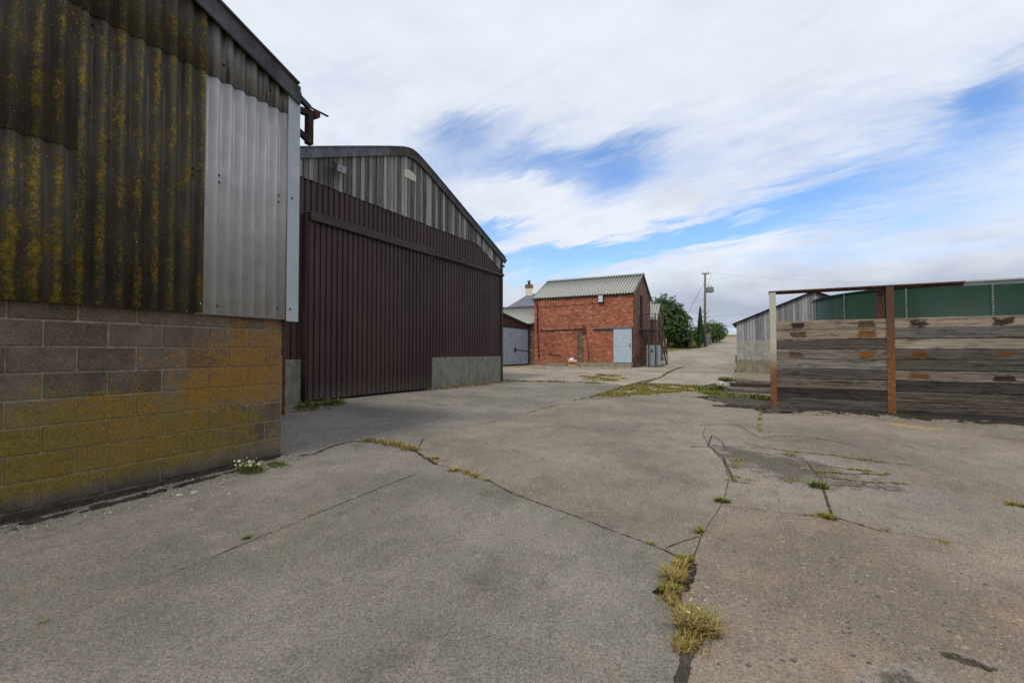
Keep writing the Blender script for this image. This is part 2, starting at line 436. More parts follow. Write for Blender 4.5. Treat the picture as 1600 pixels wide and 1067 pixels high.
def corr_grey(name, base, dark, amt, valley=0):
    m = M(name); x, y, z = m.sep(m.obj)
    st = m.noise(m.comb(m.mul(x, 22), m.mul(y, 3), m.mul(z, .8)), 1.0, 5, .6)
    n = m.noise(m.obj, 5, 5, .6); fn = m.noise(m.obj, 120, 3, .6)
    c = m.mix(m.ss(n, .3, .7), tuple(k * .9 for k in base), tuple(k * 1.08 for k in base))
    c = m.mix(m.mul(m.ss(st, .5, .68), amt), c, dark)
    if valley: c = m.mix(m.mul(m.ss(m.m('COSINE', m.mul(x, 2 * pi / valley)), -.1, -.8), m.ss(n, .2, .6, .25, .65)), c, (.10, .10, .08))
    c = m.bright(c, m.ss(fn, .2, .8, .9, 1.1))
    return m.out(c, .8, m.bump(fn, .15, .003), 0, .3)
LIGHT_SHEET = corr_grey('pale_fibre_cement', (.43, .41, .39), (.32, .305, .29), .5)
GREY_SHEET = corr_grey('grey_fibre_cement', (.20, .18, .16), (.05, .043, .037), .95)
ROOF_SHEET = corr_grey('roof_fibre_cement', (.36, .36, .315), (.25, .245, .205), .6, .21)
TRIM_GREY = plain('grey_flashing', (.40, .42, .44), .5, vary=.08, sc=3, bump=.02)
BARGE_DARK = plain('dark_barge', (.075, .075, .078), .85, vary=.35, sc=5, bump=.3)
BARGE_LEAD = plain('grey_barge', (.115, .12, .13), .7, vary=.35, sc=4, bump=.1)
BARGE_BROWN = plain('brown_barge', (.065, .055, .05), .8, vary=.5, sc=6, bump=.2)
RUST = plain('rusty_steel', (.075, .032, .021), .85, vary=.5, sc=12, bump=.3)
RUST_DARK = plain('dark_rusty_steel', (.032, .018, .014), .85, vary=.6, sc=14, bump=.3)
HANDRAIL = plain('faded_brown_paint', (.20, .15, .125), .8, vary=.3)
JAMB = plain('jamb_steel', (.04, .017, .014), .7, vary=.35, sc=9, bump=.1)
RED_OXIDE = plain('red_oxide_steel', (.062, .020, .017), .7, vary=.35, sc=9, bump=.15)
BOLT_M = plain('bolt_steel', (.05, .05, .055), .5, metal=.6)
BLACK_STEEL = plain('black_steel', (.025, .023, .023), .55, vary=.2)
GALV = plain('galvanised_steel', (.36, .37, .37), .55, vary=.15, sc=6, bump=.05, metal=.2)

def along(m, o, dirv):
    return m.vm('DOT_PRODUCT', m.vm('SUBTRACT', m.pos, (o[0], o[1], 0)), (dirv[0], dirv[1], 0))
C1 = V((-2.934, 5.962))
def block_mat(name, mortar=False):
    m = M(name); s = along(m, C1, UA); z = m.sep(m.pos)[2]
    if mortar:
        n = m.noise(m.pos, 12, 5, .65); c = m.mix(m.ss(n, .3, .7), (.20, .165, .11), (.33, .285, .205))
    else:
        n = m.noise(m.pos, 75, 4, .8); tone = m.ss(m.rnd, 0, 1, .82, 1.14)
        c = m.mix(m.ss(n, .28, .72), (.100, .072, .051), (.20, .150, .108)); c = m.bright(c, tone)
        grain = m.noise(m.pos, 210, 3, .8); c = m.bright(c, m.ss(grain, .3, .7, .5, 1.5)); c = m.bright(c, m.ss(m.noise(m.pos, 5, 5, .7), .3, .7, .8, 1.2))
    def g2(s0, z0, ls, lz):
        a = m.m('DIVIDE', m.sub(s, s0), ls); b = m.m('DIVIDE', m.sub(z, z0), lz)
        return m.m('EXPONENT', m.mul(m.add(m.mul(a, a), m.mul(b, b)), -1.0))
    n1 = m.noise(m.pos, 2.6, 7, .72); n2 = m.noise(m.pos, 48, 5, .85)
    k = m.add(m.mul(m.sub(n1, .5), 2.0), m.add(m.mul(m.sub(n2, .5), 2.6), m.mul(m.sub(m.noise(m.pos, 11, 5, .75), .5), 1.5)))
    if not mortar: k = m.add(k, m.mul(m.sub(m.rnd, .5), .2))
    org = m.add(m.mul(g2(-.35, 1.28, .60, .45), .92), m.mul(g2(-1.1, 1.0, 1.0, .45), .42))
    olv = m.add(m.mul(g2(-2.2, .66, 1.15, .42), .72), m.mul(g2(-2.75, .36, .9, .17), .95))
    olv = m.add(olv, m.mul(g2(-1.0, .68, 1.0, .42), .62)); olv = m.add(olv, m.mul(m.mul(m.ss(z, 1.55, .9), m.ss(s, -.1, -.6)), .24))
    olv = m.add(olv, m.mul(g2(-1.7, .40, 1.6, .07), .55 if not mortar else .9))
    foot = m.ss(z, .34, .17)
    mo = m.mul(m.ss(m.add(org, k), .32, .82), m.sub(1, foot)); ml = m.mul(m.ss(m.add(olv, k), .38, .9), m.sub(1, m.mul(foot, .9)))
    c = m.mix(m.mul(ml, m.ss(n2, .3, .6, .35, .8) if not mortar else .45), c, m.mix(m.ss(n2, .35, .65), (.155, .102, .011), (.29, .195, .022)))
    c = m.mix(m.mul(mo, m.ss(n2, .3, .6, .35, .85) if not mortar else .5), c, m.mix(m.ss(n2, .35, .65), (.20, .092, .014), (.39, .19, .032)))
    # damp dirt line at the foot
    c = m.mix(m.mul(m.ss(m.add(z, m.mul(m.sub(n1, .5), .35)), .26, .06), .82), c, (.036, .032, .028))
    h = m.add(m.noise(m.pos, 90, 3, .8), m.mul(n2, .6))
    return m.out(c, .95, m.bump(h, .85, .007), 0, .1)
BLOCK, MORTAR = block_mat('concrete_block'), block_mat('block_mortar', True)

def steel_brown():
    m = M('brown_profiled_steel'); x, y, z = m.sep(m.obj)
    st = m.noise(m.comb(m.mul(x, 12), 0, m.mul(z, .5)), 1.0, 5, .6); n = m.noise(m.obj, .8, 4, .6)
    c = m.mix(m.ss(n, .3, .7), (.042, .017, .015), (.058, .026, .0225))
    c = m.mix(m.mul(m.ss(st, .5, .75), .35), c, (.068, .044, .041))
    sc = m.noise(m.comb(m.mul(x, 30), 0, m.mul(z, 9)), 1.0, 2, .5)
    c = m.mix(m.mul(m.ss(sc, .79, .82), .7), c, (.35, .32, .30))
    c = m.bright(c, m.ss(m.rnd, 0, 1, .88, 1.14)); zz = m.sep(m.pos)[2]
    c = m.mix(m.mul(m.ss(m.add(zz, m.mul(m.sub(m.noise(m.pos, 5, 5, .7), .5), .9)), .85, .2), .55), c, (.105, .085, .068))
    c = m.mix(m.mul(m.ss(m.noise(m.pos, 2.2, 6, .75), .55, .75), .35), c, (.085, .058, .05))
    bp = m.noise(m.pos, 1.6, 3, .5)
    return m.out(c, .55, m.bump(m.add(n, m.mul(bp, 2)), .25, .02), 0, .35)
BROWN = steel_brown()
BROWN_TRIM = plain('brown_trim', (.045, .028, .026), .55, vary=.25, sc=4, bump=.03)
def wood_mat(name, a, b, dk, axis='z', vary=.5, stain=None):
    m = M(name); x, y, z = m.sep(m.obj); w = m.w(90)
    k = (9, 9, .5) if axis == 'z' else (.5, 9, 9)
    gr = m.noise(m.vm('MULTIPLY', m.obj, tuple(q * 3 for q in k)), 1.0, 6, .7, w=w, dist=.6)
    pa = m.noise(m.vm('MULTIPLY', m.obj, tuple(q * .5 for q in k)), 1.0, 5, .65, w=w)
    c = m.mix(m.ss(gr, .3, .7), a, b)
    c = m.mix(m.mul(m.ss(pa, .5, .7), .7), c, dk)
    c = m.mix(m.mul(m.ss(gr, .40, .28), .85), c, tuple(q * .35 for q in dk))
    c = m.bright(c, m.ss(m.rnd, 0, 1, 1 - vary, 1 + vary))
    if axis == 'x': c = m.mix(m.add(.12, m.mul(m.m('FRACT', m.mul(m.rnd, 7.3)), .3)), c, m.mix(1.0, c, (1.25, .86, .62), 'MULTIPLY'))
    if axis == 'x':
        ck = m.noise(m.vm('MULTIPLY', m.obj, (1.1, 30, 26)), 1.0, 5, .6, w=w, dist=.3); c = m.mix(m.mul(m.ss(ck, .40, .33), .9), c, tuple(q * .22 for q in dk))
        bl = m.noise(m.vm('MULTIPLY', m.obj, (2.0, 6, 6)), 1.0, 6, .72, w=w); c = m.mix(m.mul(m.ss(bl, .50, .68), .75), c, dk); gr = m.add(gr, m.mul(m.ss(ck, .42, .33), -1.2))
    if stain: c = stain(m, c, w)
    return m.out(c, .9, m.bump(gr, .7, .008), 0, .12)
BOARD = wood_mat('weathered_board', (.165, .153, .138), (.33, .31, .28), (.085, .072, .058), 'z', .55)
BOARD_SHED = wood_mat('silver_board', (.17, .165, .165), (.30, .29, .285), (.10, .095, .09), 'z', .3)
SLEEPER = wood_mat('sleeper_timber', (.060, .053, .046), (.175, .162, .143), (.026, .021, .017), 'x', .42)
SLEEPER_PALE = wood_mat('sleeper_timber_pale', (.135, .122, .098), (.275, .252, .205), (.06, .05, .037), 'x', .15)
SLEEPER_DARK = wood_mat('sleeper_timber_tarred', (.022, .018, .016), (.085, .073, .064), (.012, .010, .009), 'x', .2)
def seat_mark(name, a, b):
    m = M(name); w = m.w(40); n = m.noise(m.vm('MULTIPLY', m.obj, (2, 10, 14)), 2.0, 5, .7, w=w)
    return m.out(m.mix(m.ss(n, .35, .65), a, b), .9, m.bump(n, .6, .006), 0, .1)
MARK_BLACK, MARK_RUST = seat_mark('tar_mark', (.012, .01, .009), (.05, .035, .025)), seat_mark('rust_mark', (.075, .03, .01), (.235, .088, .022))
MARK_BROWN = seat_mark('brown_mark', (.045, .028, .017), (.12, .075, .045))
def post_mat(name, paint, line, soft):
    m = M(name); z = m.sep(m.obj)[2]; n = m.noise(m.obj, 9, 6, .7); n2 = m.noise(m.obj, 40, 4, .7)
    k = m.ss(m.add(z, m.mul(m.sub(n, .5), .9)), line - soft, line + soft)
    rust = m.ramp(n2, [(.32, (.05, .022, .013)), (.5, (.16, .066, .02)), (.68, (.29, .13, .036))])
    c = m.mix(k, rust, paint); c = m.mix(m.mul(m.ss(n2, .60, .68), .8), c, (.12, .055, .025))
    return m.out(c, .85, m.bump(n2, .4, .004), 0, .25)
POST_CREAM, POST_RUST = post_mat('flaking_cream_steel', (.42, .39, .30), 1.25, .5), post_mat('rusting_brown_steel', (.085, .042, .026), 1.7, 1.2)
def plinth_mat(name, a, b, moss):
    m = M(name); z = m.sep(m.pos)[2]; n = m.noise(m.pos, 3.2, 7, .7); x, y, zz = m.sep(m.obj)
    st = m.noise(m.comb(m.mul(m.add(x, y), 9), 0, m.mul(zz, 1.0)), 1.0, 5, .65); f = m.noise(m.pos, 60, 4, .75)
    c = m.mix(m.ss(n, .3, .7), a, b); c = m.mix(m.mul(m.ss(st, .5, .7), .55), c, tuple(q * .42 for q in a))
    c = m.mix(m.mul(m.ss(n, .55, .75), .6), c, moss); c = m.bright(c, m.ss(f, .2, .8, .65, 1.35))
    return m.out(c, .93, m.bump(m.add(f, n), .6, .008), 0, .15)
PLINTH = plinth_mat('plinth_concrete', (.17, .155, .115), (.29, .265, .205), (.12, .105, .04))
PLINTH_OLD = plinth_mat('old_plinth_concrete', (.225, .21, .175), (.36, .335, .28), (.17, .15, .09))
PLINTH_LOW = plinth_mat('stained_plinth_concrete', (.15, .135, .085), (.27, .24, .16), (.12, .10, .045))

def brick_mat(name, c1, c2, mort, pale=.0):
    m = M(name); x, y, z = m.sep(m.obj); v = m.comb(m.add(x, y), z, 0)
    b = m.new('ShaderNodeTexBrick', offset=.5); m.put(b.inputs['Vector'], v); m.put(b.inputs['Color1'], c1); m.put(b.inputs['Color2'], c2); m.put(b.inputs['Mortar'], mort)
    b.inputs['Scale'].default_value = 1; b.inputs['Mortar Size'].default_value = .0075; b.inputs['Brick Width'].default_value = .23
    b.inputs['Row Height'].default_value = .077; b.inputs['Bias'].default_value = -.15; b.inputs['Mortar Smooth'].default_value = .2
    n = m.noise(m.obj, .9, 6, .7); n2 = m.noise(m.obj, 7, 6, .72); rowv = m.noise(m.comb(m.mul(m.add(x, y), 4.0), m.mul(z, 13), 0), 1, 3, .8)
    c = m.mix(m.mul(m.ss(n, .45, .72), .55), b.outputs[0], tuple(q * .7 for q in c2))
    row = m.m('FLOOR', m.m('DIVIDE', z, .077)); off = m.mul(m.m('MODULO', row, 2.0), .5)
    colb = m.m('FLOOR', m.add(m.m('DIVIDE', m.add(x, y), .23), off)); wn = m.new('ShaderNodeTexWhiteNoise', noise_dimensions='2D'); m.put(wn.inputs['Vector'], m.comb(colb, row, 0))
    pb = wn.outputs['Value']; c = m.bright(c, m.ss(pb, 0, 1, .80, 1.2)); c = m.mix(m.mul(m.m('GREATER_THAN', pb, .94), m.ss(n2, .35, .55, .1, .6)), c, (.42, .27, .17)); c = m.mix(m.mul(m.m('LESS_THAN', pb, .08), .35), c, (.07, .035, .028))
    c = m.mix(m.mul(m.ss(rowv, .56, .72), .25), c, (.38, .20, .11)); c = m.mix(m.mul(m.ss(n2, .57, .72), .45), c, tuple(q * .32 for q in c1))
    c = m.mix(m.mul(m.ss(z, .5, .1), .45), c, (.19, .15, .10))
    c = m.bright(c, m.ss(m.noise(m.obj, 22, 3, .7), .2, .8, .62, 1.38))
    return m.out(c, .9, m.bump(b.outputs[1], -.6, .01), 0, .15)
BRICK = brick_mat('red_brick', (.36, .105, .052), (.24, .066, .036), (.26, .17, .12))
BRICK_DARK = brick_mat('brown_brick', (.25, .11, .075), (.18, .078, .055), (.22, .165, .13))
BRICK_DIRTY = brick_mat('sooty_brick', (.13, .07, .05), (.09, .045, .032), (.20, .16, .125))
GREY_DOOR = plain('grey_painted_door', (.36, .42, .47), .55, vary=.10, sc=5, bump=.05)
BLUE_GREY = plain('blue_grey_door', (.31, .37, .43), .6, vary=.15, sc=4, bump=.05)
DARK_IN = plain('dark_interior', (.012, .012, .012), .9)
CARD = plain('cardboard', (.52, .33, .16), .85, vary=.12, bump=.03)
WHITE_PL = plain('white_plastic', (.72, .72, .74), .5, vary=.06, bump=.02)
BLUE_PL = plain('blue_print', (.15, .18, .42), .5)
CAB_GREY = plain('cabinet_grey', (.22, .245, .26), .55, vary=.12, sc=5)
CAB_PALE = plain('cabinet_pale', (.42, .46, .49), .5, vary=.1)
SLATE = plain('slate', (.14, .145, .17), .7, vary=.25, sc=12)
CREAM = plain('cream_render', (.62, .56, .42), .85, vary=.12)
POT = plain('chimney_brick', (.16, .095, .07), .85, vary=.3)
def tank_mat():
    m = M('green_enamel'); x, y, z = m.sep(m.obj); a = m.m('ARCTAN2', y, x)
    n = m.noise(m.comb(m.mul(a, 5), 0, m.mul(z, .25)), 1.0, 4, .55); s_ = m.noise(m.comb(m.mul(a, 40), 0, m.mul(z, .8)), 1.0, 5, .65)
    c = m.mix(m.ss(n, .4, .6), (.003, .024, .014), (.005, .034, .031)); c = m.mix(m.mul(m.ss(s_, .5, .75), .5), c, (.010, .019, .009))
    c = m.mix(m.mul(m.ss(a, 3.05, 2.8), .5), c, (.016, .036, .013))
    return m.out(c, .5, m.bump(n, .05, .01), 0, .2)
GREEN = tank_mat()
def leaf_mat(name, cols):
    m = M(name); n = m.noise(m.pos, .9, 4, .6); f = m.m('ADD', m.mul(m.isl, .6), m.mul(n, .5), clamp=True)
    return m.out(m.ramp(f, [(i / (len(cols) - 1), c) for i, c in enumerate(cols)]), .55, None, 0, .3)
LEAF_DARK = leaf_mat('dark_leaf', [(.012, .028, .008), (.026, .055, .012), (.045, .09, .018), (.085, .135, .035)])
LEAF_MID = leaf_mat('mid_leaf', [(.03, .055, .012), (.06, .10, .02), (.10, .15, .03)])
LEAF_GOLD = leaf_mat('gold_leaf', [(.09, .10, .015), (.18, .17, .025), (.28, .24, .04)])
LEAF_CYP = leaf_mat('cypress_leaf', [(.010, .028, .010), (.022, .05, .016), (.035, .07, .02)])
BARK = plain('bark', (.075, .06, .045), .95, vary=.4, sc=10, bump=.5)
POLE_WOOD = plain('pole_wood', (.15, .125, .10), .9, vary=.3, sc=6, bump=.3)
PALE_FENCE = wood_mat('fence_timber', (.17, .155, .135), (.27, .25, .22), (.10, .09, .07), 'z', .2)
STONE_PALE = plain('pale_stone', (.36, .345, .31), .9, vary=.25, sc=14, bump=.4)
def turf_mat(name, a, b, d):
    m = M(name); n = m.noise(m.pos, .35, 7, .7); n2 = m.noise(m.pos, 6, 6, .75)
    c = m.mix(m.ss(n, .3, .7), a, b); c = m.mix(m.mul(m.ss(n2, .5, .75), .6), c, d)
    return m.out(c, .95, m.bump(n2, .8, .05), 0, .1)
FIELD = turf_mat('field_turf', (.15, .145, .035), (.27, .22, .075), (.10, .115, .025))
LAWN = turf_mat('lawn_turf', (.12, .135, .03), (.22, .20, .05), (.075, .095, .02))

# ------------------------------------------------------------------ ground
def axis(a, b, stops):
    r = [a]
    while r[-1] < b:
        t = r[-1]; st = next(s for lim, s in stops if abs(t) < lim); r.append(t + st)
    return r
def terrain():
    xs = axis(-700, 700, [(24, 3), (60, 6), (150, 20), (2000, 70)]); ys = axis(-60, 1500, [(110, 2.5), (180, 8), (400, 30), (3000, 120)])
    mb = MB()
    for y in ys:
        for x in xs:
            mb.v.append((x, y, gz(x, y) - .09))
    n = len(xs)
    for j in range(len(ys) - 1):
        for i in range(n - 1): a = j * n + i; mb.f.append((a, a + 1, a + n + 1, a + n))
    o = mb.build('terrain', FIELD, smooth=True, fix=False); tag(o, 'yellow green rough grassland rising behind the farmyard', kind='structure')
terrain()
def sheet(name, poly, mat, dz, step=2.0, parent=None, skirt=.06, edge=None):
    """draped ground sheet with a skirt"""
    poly = [V((p[0], p[1])) for p in poly]
    x0, x1 = min(p.x for p in poly), max(p.x for p in poly); y0, y1 = min(p.y for p in poly), max(p.y for p in poly)
    inner = []
    nx, ny = int((x1 - x0) / step), int((y1 - y0) / step)
    for i in range(1, nx + 1):
        for j in range(1, ny + 1):
            p = V((x0 + i * step + rnd(-.1, .1) * step, y0 + j * step + rnd(-.1, .1) * step))
            if inside(p, poly) and min((p - q).length for q in poly) > .25 * step: inner.append(p)
    vs, fs = fill2d(poly, [], inner)
    mb = MB(); mb.v = [(p.x, p.y, gz(p.x, p.y) + dz) for p in vs]
    for f in fs:
        a, b, c = (vs[i] for i in f[:3])
        mb.f.append(f if (b - a).cross(c - a) > 0 else f[::-1])
    n = len(poly); ccw = sum(poly[i - 1].cross(poly[i]) for i in range(n)) > 0
    for k in range(n):
        a, b = poly[k], poly[(k + 1) % n]
        if not ccw: a, b = b, a
        mb.quad((a.x, a.y, gz(a.x, a.y) + dz - skirt), (b.x, b.y, gz(b.x, b.y) + dz - skirt), (b.x, b.y, gz(b.x, b.y) + dz), (a.x, a.y, gz(a.x, a.y) + dz))
    o = mb.build(name, mat, parent, fix=False)
    if edge:
        o.data.materials.append(edge)
        for k in range(len(fs), len(mb.f)): o.data.polygons[k].material_index = 1
    return o
gr = sheet('ground', [(-16, -8), (30, -8), (30, 30), (14, 37), (3, 41), (-16, 41)], DIRT, -.028, 1.2, skirt=.3)
tag(gr, 'dark earth showing in the joints between the concrete bays', kind='structure')

gv = sheet('gravel', [V((7.2, 17.5)), V((10.2, 15.2)), V((22, 17)), V((24, 24)), V((13.5, 27.5)), V((11.6, 25)), V((9.4, 20.6))], DIRT_PALE, -.012, .8)
tag(gv, 'pale gritty ground between the road and the timber shed', kind='structure')
def wobble(pts, amp=.011, step=.11):
    out = []
    n = len(pts)
    for k in range(n):
        a, b = pts[k], pts[(k + 1) % n]; L = (b - a).length; d = (a + b).length / 2
        st = step if d < 12 else step * 4
        m_ = max(1, int(L / st)) if L < 14 else 4
        for i in range(m_):
            p = a.lerp(b, i / m_); q = V((p.x, p.y, 0)); w = NZ.noise_vector(q * 7) * amp + NZ.noise_vector(q * 1.7) * amp * 1.6
            out.append(V((p.x + w.x, p.y + w.y)))
    return out
def inset(pts, g_):
    n = len(pts); ar = sum(pts[i - 1].cross(pts[i]) for i in range(n)); s = 1 if ar > 0 else -1; out = []
    for i in range(n):
        a, b, c = pts[i - 1], pts[i], pts[(i + 1) % n]
        e1, e2 = (b - a), (c - b)
        if e1.length < 1e-6 or e2.length < 1e-6: continue
        n1 = V((-e1.y, e1.x)).normalized() * s; n2 = V((-e2.y, e2.x)).normalized() * s
        m_ = (n1 + n2)
        if m_.length < .3: m_ = n1
        else: m_ = m_.normalized() / max(.5, m_.normalized().dot(n1))
        out.append(b + m_ * g_)
    return out
yard = thing('concrete_yard', 'cracked concrete farmyard laid in large bays', None, kind='structure')
A_ = [(552,690),(585,691),(620,697),(650,706),(683,727),(716,733),(745,748),(763,752),(800,772),(850,790),(905,810),(960,832),(1007,849),(1040,862),(1058,872)]
AL = [(1058,878),(1050,895),(1043,915),(1022,927),(1046,945),(1060,975),(1068,1000),(1067,1030),(1058,1067)]
AR = [(1078,900),(1064,922),(1068,943),(1096,958),(1106,985),(1086,1018),(1072,1040),(1061,1067)]
J5 = [(662,685),(765,660),(840,641),(918,621)]
J6 = [(784,594),(875,596),(915,597),(961,600)]
C1d = C1 - NA * .06
j2a, j2b = gp(683, 727), gp(0, 1006); j2c = j2b + (j2b - j2a).normalized() * 5
WP = lambda p: ('w', p.x, p.y)
B2 = V((-.44, 19.0))
SL = [
 ('fine', [WP(C1 - NA * 1.2 + UA * .28), (455,713), (490,710), (520,697)] + A_[:5] + [(0,1006), WP(j2c), WP(C1d - UA * 9)], 0.004),
 ('fine', [WP(j2c), (0,1006)] + A_[4:] + AL + [('w', .67, .8), ('w', .52, -6)], 0.010),
 ('agg', AR[::-1] + [(1085,865),(1099,836),(1115,808),(1127,788),(1265,807),(1300,808),(1334,818),(1375,830),(1500,848),(1640,880),('w', 7, 2.3),('w', 14, 2.2),('w', 14, -6),('w', .55, -6),('w', .68, .8)], 0.002),
 ('mid', A_[3:] + [(1085,865),(1099,836),(1115,808),(1127,788),(1140,752),(1130,720),(1108,697),(1098,678),(1102,668),(1150,655),(1193,646),(1165,634),(1125,624),(1085,613),(1010,619),(925,622)] + J5[::-1], 0.0),
 ('grey', A_[:4] + J5 + [(973,604)] + J6[::-1] + [WP(B2 - NA * .4), WP(B2 - NA * .4 - UA * 11.6), WP(C1 + UA * 1.2 - NA * 3.5), WP(C1 - NA * 1.2 + UA * .28), (455,713), (490,710), (520,697)], -0.004),
 ('far', J6 + [(973,603),(1000,596),(1033,589),(1068,573),(1045,562),('w', 9, 38),('w', -3, 40),('w', -8, 36),('w', -6, 26)], 0.0),
 ('far', [(1000,598),(1033,590),(1068,574),(1074,561),(1152,561),(1150,578),(1143,590),(1128,597),(1095,603),(1040,600)], 0.004),
 ('far', [(922,621),(973,605),(1001,599.5),(1040,601.5),(1095,604.5),(1118,607),(1140,618),(1125,623),(1085,612.5),(1010,618.5)], -.006),
 ('right', [(1102,668),(1150,655),(1193,646),(1240,646),(1300,650),(1400,657),(1600,664),('w', 15, 8.6),('w', 15, 2.2),('w', 14, 2.2),('w', 7, 2.3),(1640,880),(1500,848),(1375,830),(1334,818),(1300,808),(1265,807),(1127,788),(1140,752),(1130,720),(1108,697),(1098,678)], 0.002),
]
GAP = dict(fine=.008, agg=.003, mid=.004, right=.004)
CM = dict(fine=CONC_FINE, agg=CONC_AGG, mid=CONC_MID, far=CONC_FAR, grey=CONC_GREY, right=CONC_RIGHT)
for si, (kind, pts, dz) in enumerate(SL):
    P = wobble([W(p) for p in pts], .010)
    near = sum((p.length for p in P)) / len(P)
    o = sheet('slab', inset(P, GAP.get(kind, .011) if near < 9 or kind == 'right' else .013), CM[kind], dz, .8, yard, edge=DIRT)
# road climbing past the poplars
def ribbon(name, L, R, mat, dz, n=40, label=None):
    mb = MB()
    def samp(P, t):
        k = min(len(P) - 2, int(t * (len(P) - 1))); return P[k].lerp(P[k + 1], t * (len(P) - 1) - k)
    for i in range(n + 1):
        a, b = samp(L, i / n), samp(R, i / n)
        for j in range(9):
            p = a.lerp(b, j / 8); mb.v.append((p.x, p.y, gz(p.x, p.y) + dz))
    for i in range(n):
        for j in range(8): k = i * 9 + j; mb.f.append((k, k + 1, k + 10, k + 9))
    o = mb.build(name, mat, fix=False, smooth=True); tag(o, label, kind='structure'); return o
roadL = [V((8.6, 36)), V((11.5, 38)), gp(1044, 549.5), gp(1086, 544.5), gp(1103, 541), gp(1113, 536.5), gp(1122, 532), V((37.5, 84)), V((41, 91))]
roadR = [V((14, 29)), V((19, 36)), V((23.5, 44)), V((27.5, 52)), V((31.5, 60)), V((34.5, 66)), V((38, 73)), V((44, 84)), V((48, 91))]
ribbon('road', roadL, roadR, CONC_FAR, .012, label='pale concrete farm road climbing to the skyline')
lawn = sheet('lawn', [V((9.0, 38.5)), gp(1042, 549.2), gp(1086, 544.2), gp(1103, 540.7), gp(1113, 536.2), gp(1122, 531.8), V((30, 90)), V((6, 90)), V((0, 50)), V((4, 42))], LAWN, .02, 3.0)
tag(lawn, 'yellow green lawn and verge left of the farm road', kind='structure')

# ------------------------------------------------------------------ block-and-sheet barn (left)
B1Z = 0.0
barn = thing('block_barn', 'old barn with lichen stained block base under corrugated cladding', 'barn', (C1.x, C1.y, 0), RA)
BW = 10.2                                       # gable width, ridge at half
rake1 = lambda s: 4.79 + .40 * (BW / 2 - abs(s + BW / 2))
BED0 = 1.7225
# core wall (mortar) and blocks
core = MB().box(-BW, -.004, .008, .21, -.35, BED0 + .26); core.box(-.212, -.004, .208, 11.9, -.35, BED0 + .26); core.build('wall', MORTAR, barn)
def block_mesh(L):
    bm = bmesh.new(); bmesh.ops.create_cube(bm, size=1)
    for v in bm.verts: v.co = V((v.co.x * L, v.co.y * .07, v.co.z * .208))
    bmesh.ops.bevel(bm, geom=bm.edges, offset=.006, segments=1, affect='EDGES')
    me = bpy.data.meshes.new('block'); bm.to_mesh(me); bm.free(); me.materials.append(BLOCK); return me
ME_F, ME_H = block_mesh(.434), block_mesh(.209)
for k in range(-1, 9):                           # k-th course counted down from BED0
    zc = BED0 - (k + .5) * .225
    odd = (k % 2 == 1)
    x = -.0
    first = True
    while x > -BW + .1:
        L = .225 if (first and odd) else .45
        me = ME_H if L < .3 else ME_F
        o = link('block', me, barn, (x - L / 2 + rnd(-.002, .002), .033 + rnd(-.0025, .0025), zc + rnd(-.002, .002)), (rnd(-.006, .006), rnd(-.004, .004), rnd(-.004, .004)))
        x -= L; first = False
    # quoin blocks showing on the corner return
    link('block', ME_H, barn, (-.03 + .0, .22, zc), (0, 0, pi / 2))
MB().tube([(.10, .30, -.3), (.10, .30, .75)], .035, 10).build('downpipe', RED_OXIDE, barn, True)
st = MB(); st.box(.03, .17, .16, .30, .62, 4.6); st.build('corner_stanchion', RUST, barn)
rd = MB().box(.0, .075, .09, .20, .30, 1.42); rd.build('corner_render', PLINTH, barn, bevel=.02)
# cladding
P1 = 1.016 / 7
def sheet1(s0, s1, zb, zt, y, mat):
    return corr(s0, s1, zb, zt, y, P1, .024, phase=-.02, seg=12).build('cladding_sheet', mat, barn, True)
zb0 = 1.87
ncol = 10
for c in range(ncol):
    s1 = .0 - c * 1.016 + (.02 if c == 0 else 0); s0 = -(c + 1) * 1.016 - (.05 if c < ncol - 1 else .0)
    jy = -.062 - (.012 if c % 2 == 1 else 0)
    top = lambda s: rake1(s) + .02
    if c == 0:
        sheet1(s0 - .015, s1, zb0 - .01, 4.62, jy, LIGHT_SHEET); sheet1(s0 - .015, s1, 4.50, top, jy - .012, GREY_SHEET)
    elif c == 1:
        sheet1(s0, s1 - .0, zb0, 4.62, jy, OLD_SHEET); sheet1(s0, s1, 4.50, top, jy - .010, OLD_SHEET)
    else:
        o_ = rnd(-.02, .02) if c > 2 else 0
        sheet1(s0, s1, zb0 + o_, 3.32, jy, OLD_SHEET); sheet1(s0, s1, 3.24 + o_, 4.65, jy - .010, OLD_SHEET)
        sheet1(s0, s1, 4.53 + o_, top, jy - .020, OLD_SHEET)
ct = MB(); ct.box(-.035, .135, -.125, -.119, 1.84, 4.72); ct.box(.129, .135, -.119, .16, 1.84, 4.72); ct.build('corner_flashing', TRIM_GREY, barn)
# roof, barge boards
def rakeboard(mb, fn, s0, s1, h, y0, y1, n=20):
    for k in range(n):
        a, b = s0 + (s1 - s0) * k / n, s0 + (s1 - s0) * (k + 1) / n
        i = len(mb.v)
        for s in (a, b):
            z = fn(s); mb.v += [(s, y0, z - h), (s, y0, z), (s, y1, z), (s, y1, z - h)]
        mb.f += [(i, i+4, i+5, i+1), (i+1, i+5, i+6, i+2), (i+2, i+6, i+7, i+3), (i+3, i+7, i+4, i)]
        if k == 0: mb.f.append((i, i+1, i+2, i+3))
        if k == n - 1: mb.f.append((i+4, i+7, i+6, i+5))
    return mb
bfn = lambda s: rake1(s) + .13
rakeboard(MB(), bfn, -BW / 2, .11, .225, -.165, -.135).build('barge_board', BARGE_DARK, barn)
rakeboard(MB(), bfn, -BW - .11, -BW / 2, .225, -.165, -.135).build('barge_board', BARGE_DARK, barn)
rakeboard(MB(), lambda s: rake1(s) + .152, -BW / 2, .07, .02, -.20, .05).build('barge_capping', BARGE_DARK, barn)
